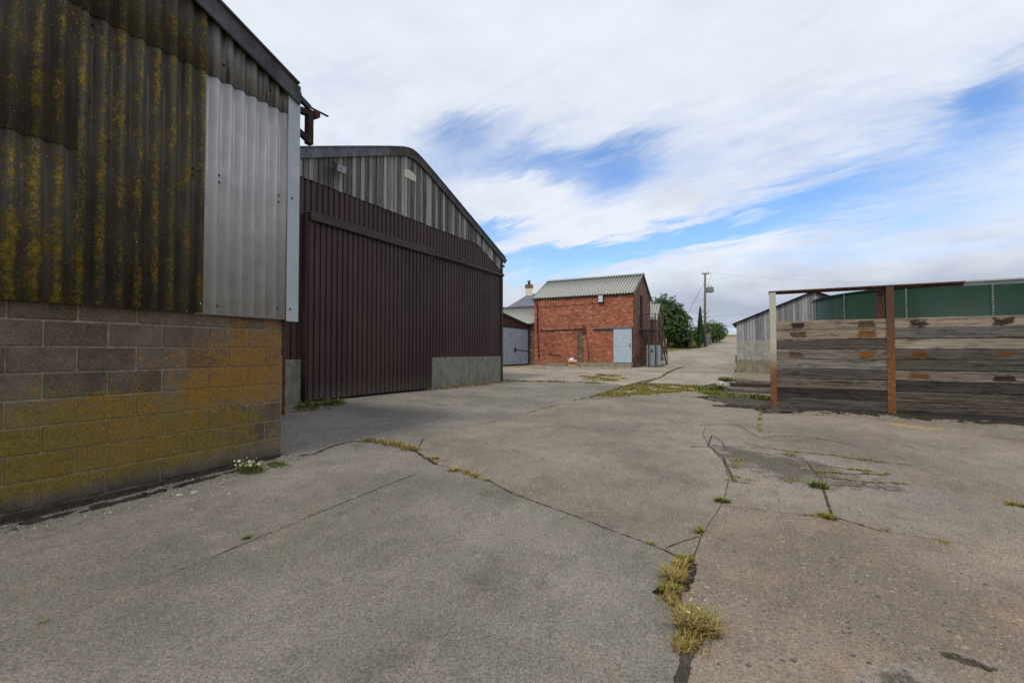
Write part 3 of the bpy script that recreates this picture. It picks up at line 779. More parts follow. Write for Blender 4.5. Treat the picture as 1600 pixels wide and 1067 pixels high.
def roof_slope(fn, s0, s1, y0, y1, mat, parent, pitch=.146, amp=.02, name='roof_sheet', width=1.022):
    y = y0
    while y < y1 - .05:
        w = min(width, y1 - y); n = int(w / pitch * 6); mb = MB()
        for side in (0, 1):
            for s in (s0, s1):
                for k in range(n + 1):
                    yy = y + w * k / n; mb.v.append((s, yy, fn(s) + amp * cos(2 * pi * yy / pitch) - side * .008))
        m_ = n + 1
        for k in range(n):
            mb.f.append((k, k + 1, m_ + k + 1, m_ + k)); mb.f.append((2*m_ + k, 3*m_ + k, 3*m_ + k + 1, 2*m_ + k + 1))
            mb.f.append((k, 2*m_ + k, 2*m_ + k + 1, k + 1)); mb.f.append((m_ + k, m_ + k + 1, 3*m_ + k + 1, 3*m_ + k))
        mb.build(name, mat, parent, True); y += w
rf = lambda s: rake1(s) + .10
roof_slope(rf, -BW / 2, .16, -.12, 12, BARGE_DARK, barn, width=12.2); roof_slope(rf, -BW - .16, -BW / 2, -.12, 12, BARGE_DARK, barn, width=12.2)
MB().box(-.06, -.03, .2, 11.9, 1.8, 4.7).build('side_cladding', OLD_SHEET, barn)
MB().box(-BW + .03, -BW + .06, .2, 11.9, -.3, 4.7).build('side_cladding', OLD_SHEET, barn)
# gutter end and broken bracket on the corner
gu = MB(); gu.bar((.06, -.05, 4.86), (.36, -.02, 4.755), .05, .07); gu.bar((.30, -.03, 4.765), (.66, -.03, 4.775), .03, .014); gu.build('gutter', BLACK_STEEL, barn)
br = MB(); br.bar((.10, 0, 4.66), (.45, 0, 4.70), .07, .08); br.bar((.37, 0, 4.74), (.37, 0, 4.27), .085, .085); br.bar((.10, 0, 4.42), (.40, 0, 4.31), .06, .075); br.build('gutter_bracket', RUST_DARK, barn, bevel=.006)
MB().tube([(.46, -.05, 4.715), (.46, .05, 4.715)], .055, 12).build('pulley', RUST, barn)
bolt = MB().lathe([(.014, -.004), (.014, .006), (.009, .013), (.002, .014)], n=8).mesh('bolt', BOLT_M, True)
BOLTS = [(343,274),(343,285),(437,305),(437,315),(340,478),(434,482),(449,483),(452,311),(457,152),(351,45),(351,101),(424,141),(442,135),(145,37),(142,158),(171,220),(302,262),(302,273),(36,195),(109,218),(103,461),(165,461),(296,473)]
for px, py in BOLTS:
    d = ray(px, py); o = V((C1.x, C1.y)) + NA * .075
    t = NA.dot(o) / NA.dot(d.xy); p = d * t + V((0, 0, CAMZ)); q = p.xy - C1
    s_ = q.dot(UA); yy = -.086 if s_ < -.01 else -.125
    if s_ < -.03: yy = -.062 - (.012 if -2.03 < s_ < -1.02 else 0) - .026 * cos(2 * pi * (s_ + .02) / P1) - .004 - (.016 if p.z > 4.5 else 0)
    link('bolt', bolt, barn, (s_, yy, p.z), (pi / 2, 0, 0))

# ------------------------------------------------------------------ brown steel barn
barn2 = thing('steel_barn', 'brown profiled steel barn with weathered boards in its gable', 'barn', (B2.x, B2.y, 0), RA)
HB = 5.72; SC = -HB
rake2 = lambda s: 7.52 - .40 * sqrt((s - SC) ** 2 + .02)
gb = lambda s: gz((B2 + UA * s).x, (B2 + UA * s).y)
ctop = lambda s: min(5.48, rake2(s) - .42)
D0, D1 = -9.35, -4.78
def clad(s0, s1, zb, zt, y, name='cladding_sheet'):
    k = max(1, int(round((s1 - s0) / 1.0))); w = (s1 - s0) / k
    for i in range(k):
        corr(s0 + i * w, s0 + (i + 1) * w + (.003 if i < k - 1 else 0), zb, zt, y - (.002 if i % 2 else 0), .1667, .03, phase=0, thick=.002, shape='box').build(name, BROWN, barn2)
clad(-2 * HB, 0, 4.50, ctop, -.03); clad(D1 - .05, 0, 1.26, 4.52, -.024); clad(-2 * HB, D0 + .05, 1.26, 4.52, -.024)
for a, b in ((D1 - .02, -.12), (-2 * HB + .1, D0 - .08)):
    MB().box(a, b, -.05, .2, -.1, 1.28).build('plinth_wall', PLINTH, barn2, bevel=.012)
MB().box(-2 * HB, 0, .04, .06, -.2, 5.2).build('back_lining', DARK_IN, barn2)
MB().prism([(-2*HB, 5.2), (0, 5.2), (SC, 7.42)], lambda a, b, t: (a, t, b), .045, .06).build('gable_lining', DARK_IN, barn2)
ds = MB()
door = MB().box(D0, D1 + .02, -.13, -.125, .34, 4.5).build('sliding_door', BROWN, barn2)
nd = 4; wdt = (D1 + .02 - D0) / nd
for i in range(nd):
    a = D0 + i * wdt; corr(a, a + wdt, lambda s: gb(s) + .05, 4.5, -.165 - (.002 if i % 2 else 0), .1667, .03, thick=.002, shape='box').build('door_sheet', BROWN, door)
MB().box(D0 - .065, D0 - .015, -.17, .02, .15, 4.62).build('door_jamb', JAMB, barn2)
tk = MB(); tk.box(D0 + .02, D1 + .0, -.26, -.175, 4.47, 4.66); tk.box(D0 + .02, D1, -.26, -.05, 4.655, 4.675); tk.build('track_cover', BROWN_TRIM, barn2, bevel=.008)
MB().tube([(D1, -.12, 4.56), (-.05, -.12, 4.56)], .05, 10).build('door_track', BROWN_TRIM, barn2, True)
MB().tube([(-.22, -.12, 4.56), (-.04, -.12, 4.56)], .056, 10).build('track_stop', RUST, barn2, True)
MB().box(-.10, .012, -.075, .3, .1, 5.12).build('corner_trim', BROWN_TRIM, barn2)
MB().box(-.10, -.05, .3, 16, .1, 5.12).build('side_wall', BROWN, barn2); MB().box(-2*HB, -2*HB + .05, .1, 16, .1, 5.12).build('side_wall', BROWN, barn2)
# gable boards
x = -2 * HB + .02; k = 0
while x < -.06:
    w = rnd(.132, .158); a, b = x, min(x + w, -.03); g_ = rnd(.014, .034)
    lo = lambda s: min(5.46, rake2(s) - .50)
    zl = min(lo(a), lo(b)) if min(lo(a), lo(b)) < 5.4 else 5.46 - rnd(0, .012)
    y = -.048 - rnd(0, .014); m0 = MB(); i = 0
    def pt(s, z, yy): return (s, yy, z)
    for yy in (y, y + .02):
        m0.v += [pt(a, zl, yy), pt(b - g_, zl, yy), pt(b - g_, rake2(b) - .05, yy), pt(a, rake2(a) - .05, yy)]
    m0.f += [(0,1,2,3), (7,6,5,4), (0,4,5,1), (1,5,6,2), (2,6,7,3), (3,7,4,0)]
    m0.build('gable_board', BOARD, barn2); x += w
def bevelled(o, w):
    b = o.modifiers.new('bevel', 'BEVEL'); b.width = w; b.segments = 2; return o
b2 = lambda s: 7.62 - .40 * sqrt((s - SC) ** 2 + .09)
rakeboard(MB(), b2, -2*HB - .12, SC - .95, .24, -.13, -.09).build('barge_board', BARGE_LEAD, barn2)
rakeboard(MB(), lambda s: b2(s) + .006, SC - .95, SC + .75, .25, -.138, -.09, 24).build('ridge_barge', BARGE_BROWN, barn2)
rakeboard(MB(), b2, SC + .75, .12, .22, -.13, -.09).build('barge_board', BARGE_DARK, barn2)
rakeboard(MB(), lambda s: b2(s) + .03, -2*HB - .12, .12, .03, -.16, .1, 60).build('barge_capping', BARGE_LEAD, barn2)
r2f = lambda s: b2(s) - .02
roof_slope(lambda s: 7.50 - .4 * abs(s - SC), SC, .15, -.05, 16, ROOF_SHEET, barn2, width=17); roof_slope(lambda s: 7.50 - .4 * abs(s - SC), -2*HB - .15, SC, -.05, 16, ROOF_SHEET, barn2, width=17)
gt = MB().tube([(.17, -.14, 5.20), (.17, 16, 5.20)], .065, 10); gt.build('gutter', BLACK_STEEL, barn2, True)
MB().tube([(.02, -.02, 4.99), (.20, -.02, 4.97)], .045, 10).build('gutter_outlet', BLACK_STEEL, barn2, True)
pl = MB().prism([(-.26, 0), (.26, 0), (.26, .17), (.1, .25), (-.14, .27), (-.26, .2)], lambda a, b, t: (a - 5.73, t, b + 6.62), -.075, -.055); pl.build('name_plate', plain('cream_plate', (.55, .53, .42), .6, vary=.1), barn2)
fl = MB(); fl.box(-.16, .16, -.34, -.22, -.10, .10, Matrix.Translation((-8.55, 0, 6.02)) @ Matrix.Rotation(radians(20), 4, 'X'))
flo = fl.build('floodlight', BLACK_STEEL, barn2, bevel=.01)
MB().bar((-8.55, -.05, 5.98), (-8.55, -.26, 6.0), .03).bar((-8.75, -.2, 6.0), (-8.35, -.2, 6.0), .025).build('bracket', BLACK_STEEL, flo)
MB().box(-.14, .14, -.345, -.335, -.085, .085, Matrix.Translation((-8.55, 0, 6.02)) @ Matrix.Rotation(radians(20), 4, 'X')).build('lens', plain('lamp_glass', (.35, .37, .4), .15), flo)

# ------------------------------------------------------------------ brick building
K1 = V((8.07, 31.0))
brick = thing('brick_building', 'two storey red brick farm building with corrugated roof and grey sliding door', 'building', (K1.x, K1.y, .46), RB)
BL, BD, EV, RG = 7.26, 5.5, 4.98, 6.53
holed(MB(), [(-BL, -.5), (0, -.5), (0, EV), (-BL, EV)], [], lambda a, b, t: (a, t, b), 0, .22).build('front_wall', BRICK, brick)
# gable wall with upper doorway
holed(MB(), [(.001, -.5), (BD, -.5), (BD, EV), (BD / 2, RG), (.001, EV)], [[(1.95, 2.62), (2.9, 2.62), (2.9, 5.0), (1.95, 5.0)]], lambda a, b, t: (t, a, b), .0, -.22).build('gable_wall', BRICK_DARK, brick)
holed(MB(), [(.22, -.5), (BD, -.5), (BD, EV), (BD / 2, RG), (.22, EV)], [], lambda a, b, t: (t, a, b), -BL, -BL + .22).build('gable_wall', BRICK, brick)
MB().box(-BL + .23, -.23, BD - .22, BD, -.5, EV).build('rear_wall', BRICK_DARK, brick)
MB().box(-.20, -.12, 1.95, 2.9, 2.62, 5.0).build('upper_door', DARK_IN, brick)
MB().box(-.16, -.02, 1.95, 2.05, 2.62, 5.0).build('door_jamb', CREAM, brick)
slope = (RG - EV) / (BD / 2)
def brick_roof(y, extra=.05): return EV + slope * min(y, BD - y) + extra
n_sh = 7; x0 = -BL - .12; wtot = BL + .26
for i in range(n_sh):
    for side in (0, 1):
        a = x0 + wtot * i / n_sh; b = x0 + wtot * (i + 1) / n_sh; n = int((b - a) / .21 * 9); mb = MB()
        ys = (-.20, BD / 2) if side == 0 else (BD / 2, BD + .2)
        for th in (0, 1):
            for y in ys:
                for k in range(n + 1):
                    xx = a + (b - a) * k / n; mb.v.append((xx, y, brick_roof(y) + .042 * cos(2 * pi * xx / .21) - th * .01))
        m_ = n + 1
        for k in range(n):
            mb.f += [(k, k+1, m_+k+1, m_+k), (2*m_+k, 3*m_+k, 3*m_+k+1, 2*m_+k+1), (k, 2*m_+k, 2*m_+k+1, k+1), (m_+k, m_+k+1, 3*m_+k+1, 3*m_+k)]
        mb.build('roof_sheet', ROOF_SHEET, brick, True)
rc = MB()
rc.bar((x0, BD/2 - .11, RG + .06), (x0 + wtot, BD/2 - .11, RG + .06), .26, .03, up=V((0, -.5, .86))); rc.bar((x0, BD/2 + .11, RG + .06), (x0 + wtot, BD/2 + .11, RG + .06), .26, .03, up=V((0, .5, .86)))
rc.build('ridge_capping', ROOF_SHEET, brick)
for xx in (.07, -BL - .09):
    vg = MB(); vg.bar((xx, -.2, brick_roof(-.2) - .04), (xx, BD/2, brick_roof(BD/2) - .04), .06, .14); vg.bar((xx, BD/2, brick_roof(BD/2) - .04), (xx, BD+.2, brick_roof(BD+.2) - .04), .06, .14); vg.build('verge_trim', BARGE_LEAD, brick)
MB().box(-BL, 0, -.06, -.002, EV - .16, EV - .03).build('eaves_board', BLACK_STEEL, brick)
MB().box(-5, -.0, 6.5, 6.7, -.5, 3.6).build('rear_wing_wall', BRICK_DARK, brick); MB().prism([(6.5, -.5), (9.3, -.5), (9.3, 3.6), (7.9, 4.85), (6.5, 3.6)], lambda a, b, t: (t, a, b), .0, .25).build('rear_wing_gable', BRICK_DARK, brick)
mb = MB(); n = 200
for th in (0, 1):
    for y in (6.35, 7.9, 9.45):
        for k in range(n + 1): xx = -5 + 5.35 * k / n; mb.v.append((xx, y, 3.66 + .89 * min(y - 6.5, 9.3 - y) + .042 * cos(2 * pi * xx / .21) - th * .01))
m_ = n + 1
for q in range(2):
    for k in range(n): a = q * m_ + k; mb.f += [(a, a + 1, a + m_ + 1, a + m_), (3 * m_ + a, 4 * m_ + a, 4 * m_ + a + 1, 3 * m_ + a + 1)]
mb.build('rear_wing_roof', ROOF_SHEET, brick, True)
sd_ = MB().box(-1.33, -.10, -.10, -.05, .28, 2.55).build('sliding_door', GREY_DOOR, brick, bevel=.008)
MB().box(-1.33, -.10, -.108, -.101, 1.40, 1.43).build('door_batten', GREY_DOOR, sd_); MB().box(-.25, -.2, -.13, -.10, 1.3, 1.55).build('handle', BLACK_STEEL, sd_)
MB().box(-2.75, -.05, -.14, -.02, 2.56, 2.66).build('door_rail', BARGE_LEAD, brick, bevel=.008)
MB().box(-.08, -.03, -.05, -.003, .2, 2.6).build('door_jamb', BLACK_STEEL, brick)
stp = MB(); stp.box(-4.05, .0, -.55, -.004, -.3, .24); stp.build('loading_step', PLINTH, brick, bevel=.03); MB().box(-6.15, -4.1, -.30, -.004, -.3, .20).build('wall_footing', PLINTH_LOW, brick, bevel=.03)
MB().box(-3.95, -3.48, -.012, .05, .2, 2.45).build('bricked_up_doorway', BRICK_DIRTY, brick)
MB().tube([(-6.75, -.06, 2.55), (-6.0, -.06, 2.56), (-5.2, -.06, 2.58), (-3.4, -.06, 2.60)], .03, 8).build('conduit', BLACK_STEEL, brick, True)
MB().tube([(-3.32, -.05, 2.55), (-3.22, -.05, 1.9), (-3.1, -.05, .9), (-3.08, -.05, .2)], .018, 6).build('cable', BLACK_STEEL, brick, True)
MB().box(-3.5, -3.28, -.09, -.003, 2.3, 2.8).box(-4.15, -4.05, -.08, -.003, 2.52, 2.66).box(-6.72, -6.62, -.08, -.003, 2.5, 2.63).build('conduit_box', RUST, brick)
MB().tube([(-6.72, -.03, 2.6), (-6.72, -.03, 4.25), (-4.5, -.03, 4.30), (-2.2, -.03, 4.33)], .011, 6).build('cable', BLACK_STEEL, brick, True)
MB().tube([(-6.15, -.06, .86), (-5.3, -.06, .78), (-5.15, -.06, .72)], .022, 6).build('cable', BLACK_STEEL, brick, True)
dp = MB(); dp.tube([(-BL - .1, -.24, EV - .05), (-BL + .1, -.2, EV - .3), (-BL + .3, -.10, EV - .45), (-BL + .3, -.10, 2.4)], .045, 8); dp.tube([(-BL + .3, -.1, 2.4), (-BL + .42, -.1, .55)], .035, 8); dp.build('downpipe', BLACK_STEEL, brick, True)
bl = MB().box(-2.38, -1.98, -.20, -.02, 4.36, 4.86).build('bulkhead_light', BLACK_STEEL, brick, bevel=.02)
for zz in (4.42, 4.53, 4.64, 4.75): MB().box(-2.33, -2.03, -.215, -.195, zz, zz + .075).build('light_pane', WHITE_PL, bl)
pv = MB(); pv.tube([(-.02 + .06, .25, -.3), (.04, .25, .62), (.04, 1.2, .66), (.04, 1.2, .3)], .03, 8); pv.build('wall_pipe', RED_OXIDE, brick, True)
# low wing attached on the left
wing = thing('brick_wing', 'low brick wing with corrugated roof beside the two storey building', 'building', (K1.x, K1.y, .46), RB)
WX = -BL - 8.5
MB().box(WX, -BL - .003, .03, .25, -.5, 3.12).build('front_wall', BRICK_DIRTY, wing); MB().box(WX, -BL - .003, BD - .22, BD, -.5, 3.12).build('rear_wall', BRICK_DIRTY, wing)
MB().prism([(.25, -.5), (BD - .22, -.5), (BD - .22, 3.1), (BD / 2, 4.55), (.25, 3.1)], lambda a, b, t: (t, a, b), WX, WX + .2).build('gable_wall', BRICK_DIRTY, wing)
for i in range(8):
    for side in (0, 1):
        a = WX + (8.5 - .03) * i / 8; b = WX + (8.5 - .03) * (i + 1) / 8; n = int((b - a) / .21 * 9); mb = MB(); ys = (-.22, BD / 2) if side == 0 else (BD / 2, BD + .2)
        for th in (0, 1):
            for y in ys:
                for k in range(n + 1):
                    xx = a + (b - a) * k / n; mb.v.append((xx, y, 3.2 + .515 * min(y, BD - y) + .042 * cos(2 * pi * xx / .21) - th * .01))
        m_ = n + 1
        for k in range(n): mb.f += [(k, k+1, m_+k+1, m_+k), (2*m_+k, 3*m_+k, 3*m_+k+1, 2*m_+k+1), (k, 2*m_+k, 2*m_+k+1, k+1), (m_+k, m_+k+1, 3*m_+k+1, 3*m_+k)]
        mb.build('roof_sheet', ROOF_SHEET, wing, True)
MB().bar((WX, BD/2, 4.66), (-BL - .03, BD/2, 4.66), .3, .05).build('ridge_capping', BARGE_LEAD, wing)
MB().tube([(WX, -.27, 3.0), (-BL - .02, -.27, 3.0)], .06, 8).build('gutter', BLACK_STEEL, wing, True)

# garage with blue-grey doors
GO = V((1.278, 34.55))
gar = thing('garage', 'low garage with blue grey double doors beside the brown barn', 'garage', (GO.x, GO.y, .5), RA)
gtop = lambda s: 2.87 + .147 * min(-s, 12 + s)
gp_ = MB(); holed(gp_, [(-12, -.4), (0, -.4), (0, gtop(0)), (-6, gtop(-6)), (-12, gtop(-12))], [[(-4.34, .04), (-.10, .04), (-.10, 2.62), (-4.34, 2.62)]], lambda a, b, t: (a, t, b), 0, .12).build('gable_cladding', BROWN, gar)
for a, b in ((-4.32, -2.23), (-2.20, -.12)):
    o = MB().box(a, b, .05, .09, .10, 2.6).build('door', BLUE_GREY, gar)
    for k in range(5):
        xx = a + (b - a) * (k + .06) / 5; MB().box(xx, xx + (b - a) / 5 * .9, .035, .051, .1, 2.6).build('door_board', BLUE_GREY, o)
    MB().box((-2.34 if b < -2.2 else -2.2), (-2.25 if b < -2.2 else -2.12), .0, .034, .95, 1.25).build('latch', BLACK_STEEL, o)
MB().bar((-2.3, .01, 1.12), (-.1, .01, 1.02), .03, .04).build('door_bar', BLACK_STEEL, gar)
MB().box(-12, 0, .2, .25, -.4, 2.8).build('dark_lining', DARK_IN, gar)
rakeboard(MB(), lambda s: gtop(s) + .06, -12, .1, .14, -.08, -.02, 24).build('barge_board', BLACK_STEEL, gar)
mb = MB()
for s0, s1 in ((-6, .1), (-12.1, -6)): mb.quad((s0, -.1, gtop(s0) + .07), (s1, -.1, gtop(s1) + .07), (s1, 6, gtop(s1) + .07), (s0, 6, gtop(s0) + .07))
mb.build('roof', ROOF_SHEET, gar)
MB().box(-.1, 0, .12, 6, -.4, 2.8).build('side_wall', BRICK_DIRTY, gar)

# house far behind with chimney
hp = at(812, 476, 50)
hs = thing('slate_house', 'slate roofed house with cream chimney rising behind the brick building', 'house', (2.2, 54, 0.6), 0)
MB().box(-3.6, 6.4, -3, 3, -.5, 5.0).build('wall', CREAM, hs)
r_ = MB(); A0, B0_, C0, D0_ = (-4, -3.4, 4.95), (6.8, -3.4, 4.95), (6.8, 3.4, 4.95), (-4, 3.4, 4.95); R0, R1_ = (-.2, 0, 7.6), (5.2, 0, 7.6)
r_.quad(A0, B0_, R1_, R0); r_.quad(B0_, C0, R1_); r_.quad(C0, D0_, R0, R1_); r_.quad(D0_, A0, R0); r_.quad(D0_, C0, B0_, A0); ro = r_.build('roof', SLATE, hs)
ch = MB().box(-.6, .15, -.3, .3, 7.2, 8.25).build('chimney', CREAM, ro, bevel=.02)
MB().box(-.68, .23, -.36, .36, 8.25, 8.62).build('chimney_collar', POT, ch); MB().lathe([(.17, 0), (.15, .3), (.19, .34), (.19, .5)], (-.22, 0, 8.62), 10).build('chimney_pot', POT, ch, True)

# outside stair on the gable
stair = thing('external_staircase', 'black steel outside stair up to the brick gable doorway', 'staircase', (K1.x, K1.y, .46), RB)
LZ = 2.55
MB().box(.03, 1.15, 1.5, 3.0, LZ - .08, LZ).build('landing', BLACK_STEEL, stair)
for (px_, py_) in ((1.12, 1.53), (1.12, 2.95)): MB().box(px_ - .035, px_ + .035, py_ - .035, py_ + .035, -.2, LZ + 1.05).build('post', BLACK_STEEL, stair)
MB().box(.62, .68, 1.5, 1.56, -.2, LZ).build('post', BLACK_STEEL, stair)
rl = MB()
for h in (.55, 1.05): rl.bar((.05, 1.53, LZ + h), (1.12, 1.53, LZ + h), .035); rl.bar((1.12, 1.53, LZ + h), (1.12, 3.0, LZ + h), .035)
for t in (.05, .58): rl.bar((t, 1.53, LZ), (t, 1.53, LZ + 1.05), .025)
rl.build('guard_rail', BLACK_STEEL, stair)
NT = 13; y0, y1 = 3.0, 6.0
for s_ in (.14, 1.12): MB().bar((s_, y0, LZ - .1), (s_, y1, -.02), .04, .2).build('stringer', RED_OXIDE, stair)
for k in range(NT):
    t = (k + 1) / (NT + 1); yy = y0 + (y1 - y0) * t; zz = LZ * (1 - t); MB().box(.17, 1.09, yy - .12, yy + .12, zz - .02, zz + .01).build('tread', BLACK_STEEL, stair)
for s_ in (1.14,):
    for h in (.55, 1.0): MB().bar((s_, y0, LZ + h), (s_, y1, .02 + h), .06, .06).build('handrail', HANDRAIL, stair)
    for t in (.33, .66, 1.0): MB().bar((s_, y0 + (y1-y0)*t, LZ*(1-t) - .1), (s_, y0 + (y1-y0)*t, LZ*(1-t) + 1.0), .045).build('baluster', BLACK_STEEL, stair)
cab = thing('steel_cabinet', 'tall grey steel cabinet standing under the outside stair', 'cabinet', tuple(V((K1.x, K1.y)) + NA * .42 + UA * 2.0) + (.47,), RB)
co = MB().box(0, .8, 0, .75, 0, 1.45).build('casing', CAB_GREY, cab, bevel=.02); MB().box(.03, .77, -.02, -.004, .06, 1.38).build('door', CAB_GREY, cab, bevel=.006)
MB().box(.805, .83, .05, .72, .05, 1.38).build('side_panel', CAB_PALE, cab, bevel=.004); MB().box(.30, .44, -.06, -.021, 1.0, 1.14).build('latch', BLACK_STEEL, cab)

# cardboard box
bx_p = V((K1.x, K1.y)) + NA * -4.3 - UA * .78
bx = thing('cardboard_box', 'torn cardboard box of rubbish against the brick wall', 'box', (bx_p.x, bx_p.y, .47), RB + radians(8))
w_ = MB()
w_.box(0, .62, 0, .02, 0, .42); w_.box(0, .62, .40, .42, 0, .42); w_.box(0, .02, .02, .40, 0, .42); w_.box(.6, .62, .02, .40, 0, .42); w_.box(.02, .6, .02, .4, 0, .02)
w_.build('carton', CARD, bx)
MB().quad((0, 0, .42), (.62, 0, .42), (.58, -.2, .30), (.03, -.18, .33)).quad((.0, .01, .42), (0, .41, .42), (-.2, .38, .50), (-.2, .05, .48)).build('flap', CARD, bx)
mb = MB(); mb.lathe([(.02, -.12), (.17, -.08), (.2, .02), (.1, .12), (.02, .14)], (.18, .2, .44), 7); mb.build('crumpled_bag', WHITE_PL, bx)
mb = MB(); mb.lathe([(.02, -.1), (.15, -.06), (.13, .06), (.02, .1)], (.42, .22, .44), 6); mb.build('crumpled_wrapper', BLUE_PL, bx)

# ------------------------------------------------------------------ sleeper wall
FO = V((7.13, 12.6))
fence = thing('sleeper_wall', 'wall of weathered railway sleepers slotted between rusty steel posts', 'wall', (FO.x, FO.y, 0), RB)
def hpost(s0, s1, mat, label=None):
    mb = MB(); c = (s0 + s1) / 2
    mb.box(s0, s1, -.085, -.067, -.25, 3.05); mb.box(s0, s1, .067, .085, -.25, 3.05); mb.box(c - .008, c + .008, -.067, .067, -.25, 3.05)
    o = mb.build('post', mat, fence); 
    if label: o['label'] = label
hpost(-.15, .0, POST_CREAM, 'post with flaking cream paint over rust'); hpost(2.35, 2.51, POST_RUST); hpost(4.98, 5.14, POST_RUST)
MB().box(-.17, 3.80, -.09, .0, 3.055, 3.09).box(-.17, 3.80, -.012, .0, 3.0, 3.054).build('top_rail', RUST, fence)
t2 = MB(); t2.box(3.805, 9.0, -.085, .0, 3.065, 3.10); t2.box(3.805, 9.0, -.012, .0, 2.985, 3.064); o = t2.build('top_rail', GALV, fence); o['label'] = 'pale galvanised length of rail'
def sleeper_mesh(L, mat, seed):
    R = random.Random(seed); bm = bmesh.new(); n = 18; rows = [(-.06, -.122), (-.06, .122), (.06, .122), (.06, -.122)]
    V_ = []
    for k in range(n + 1):
        x = L * k / n; V_.append([bm.verts.new((x, a + R.uniform(-.006, .006), b + R.uniform(-.009, .007))) for a, b in rows])
    for k in range(n):
        for j in range(4): bm.faces.new((V_[k][j], V_[k][(j + 1) % 4], V_[k + 1][(j + 1) % 4], V_[k + 1][j]))
    bm.faces.new(V_[0]); bm.faces.new(V_[-1]); bmesh.ops.recalc_face_normals(bm, faces=bm.faces)
    bmesh.ops.bevel(bm, geom=[e for e in bm.edges if abs(e.calc_face_angle(0)) > 1], offset=.012, segments=1, affect='EDGES')
    me = bpy.data.meshes.new('sleeper'); bm.to_mesh(me); bm.free(); me.materials.append(mat); return me
TOP = 2.275
KIND1 = ['p', 'p', 'n', 'n', 'n', 'n', 'n', 'd', 'n']; KIND2 = ['p', 'n', 'p', 'n', 'n', 'n', 'd2', 'n', 'n']
SM = {'p': SLEEPER_PALE, 'n': SLEEPER, 'd': SLEEPER_DARK, 'd2': SLEEPER_DARK}
WC = {'p': ((.135, .122, .098), (.275, .252, .205), (.06, .05, .037), .15), 'n': ((.060, .053, .046), (.175, .162, .143), (.030, .024, .020), .36)}
MARK_BLACK, MARK_RUST, MARK_BROWN = ((.010, .008, .007), (.035, .026, .02)), ((.07, .028, .010), (.19, .075, .02)), ((.035, .022, .014), (.095, .058, .034))
def sleeper_wood(kind, marks, seed):
    def stain(m, c, w):
        x, y, z = m.sep(m.obj); R = random.Random(seed)
        for x0, (ca, cb) in marks:
            n = m.noise(m.vm('MULTIPLY', m.obj, (3.2, 10, 14)), 1.0, 7, .72, w=w); hw, hz = R.uniform(.15, .20), R.uniform(.075, .10)
            dx = m.sub(hw, m.m('ABSOLUTE', m.sub(x, x0))); dz = m.sub(hz, m.m('ABSOLUTE', m.add(z, R.uniform(-.012, .012))))
            k = m.ss(m.add(m.m('MINIMUM', dx, m.mul(dz, 1.2)), m.mul(m.sub(n, .5), .36)), -.012, .035)
            c = m.mix(m.mul(k, R.uniform(.9, 1.0)), c, m.mix(m.ss(n, .35, .65), ca, cb))
        return c
    a, b, d, v = WC[kind]
    return wood_mat('stained_sleeper_%d' % seed, a, b, d, 'x', v, stain)
MARK = {0: {0: [(.50, MARK_BLACK), (1.96, MARK_BROWN)], 1: [(.50, MARK_BROWN), (1.96, MARK_RUST)], 3: [(.45, MARK_BROWN), (1.96, MARK_RUST)]},
        1: {0: [(2.97, MARK_BLACK), (4.44, MARK_BLACK)], 3: [(2.97, MARK_RUST), (4.44, MARK_RUST)], 5: [(2.97, MARK_RUST), (4.44, MARK_BLACK)]}}
seed = 0
for bay, (a, b, kinds) in enumerate(((-.068, 2.42, KIND1), (2.442, 5.05, KIND2), (5.07, 7.6, KIND2))):
    for r in range(9):
        z = TOP - (r + .5) * .2535; seed += 1; yj = rnd(-.010, .004)
        mk_ = [(sx - a, mc) for sx, mc in MARK.get(bay, {}).get(r, [])]
        mt = sleeper_wood(kinds[r], mk_, seed) if mk_ else SM[kinds[r]]
        link('sleeper', sleeper_mesh(b - a, mt, seed), fence, (a, yj, z + rnd(-.003, .003)), (rnd(-.03, .03), rnd(-.004, .004), 0))
MB().box(2.20, 2.33, .10, .16, 1.9, 2.98).build('backing_plate', RUST, fence)
# silo
k_ = 1.9 / 1.8; TC = V((15.081 * k_, 16.316 * k_)); TR = 3.814 * k_; TT = 1.45 + 1.976 * k_
tank = thing('slurry_tank', 'round dark green enamelled steel tank behind the sleeper wall', 'tank', (TC.x, TC.y, -.2), 0)
np_ = 13; dth = 2 * pi / np_; th0 = 2.773
for i in range(np_):
    mb = MB(); n = 12; a0 = th0 + i * dth; a1 = a0 + dth + .02; rr = TR + (.008 if i % 2 else 0)
    for th in (0, 1):
        for zz in (0, TT + .2):
            for k in range(n + 1):
                a = a0 + (a1 - a0) * k / n; r3 = rr - th * .006; mb.v.append((r3 * cos(a), r3 * sin(a), zz))
    m_ = n + 1
    for k in range(n): mb.f += [(k, k+1, m_+k+1, m_+k), (2*m_+k, 3*m_+k, 3*m_+k+1, 2*m_+k+1), (m_+k, m_+k+1, 3*m_+k+1, 3*m_+k)]
    po = mb.build('tank_panel', GREEN, tank, True)
    sm_ = MB(); aa = a0 + .012
    for zz in [TT + .15 - q * .085 for q in range(26)]:
        c = V((cos(aa), sin(aa), 0)); p = c * (rr + .015); sm_.box(-.012, .012, -.012, .012, -.014, .014, Matrix.Translation((p.x + rnd(-.01, .01), p.y, zz)))
    sm_.build('seam_bolts', GALV, po)
    MB().prism([(-.022, 0), (.022, 0), (.022, TT + .19), (-.022, TT + .19)], lambda u, v, t: ((rr + t) * cos(aa) - u * sin(aa), (rr + t) * sin(aa) + u * cos(aa), v), .004, .009).build('seam_strip', plain('seam_sealant', (.10, .12, .09), .8) if i == 0 else bpy.data.materials['seam_sealant'], po)
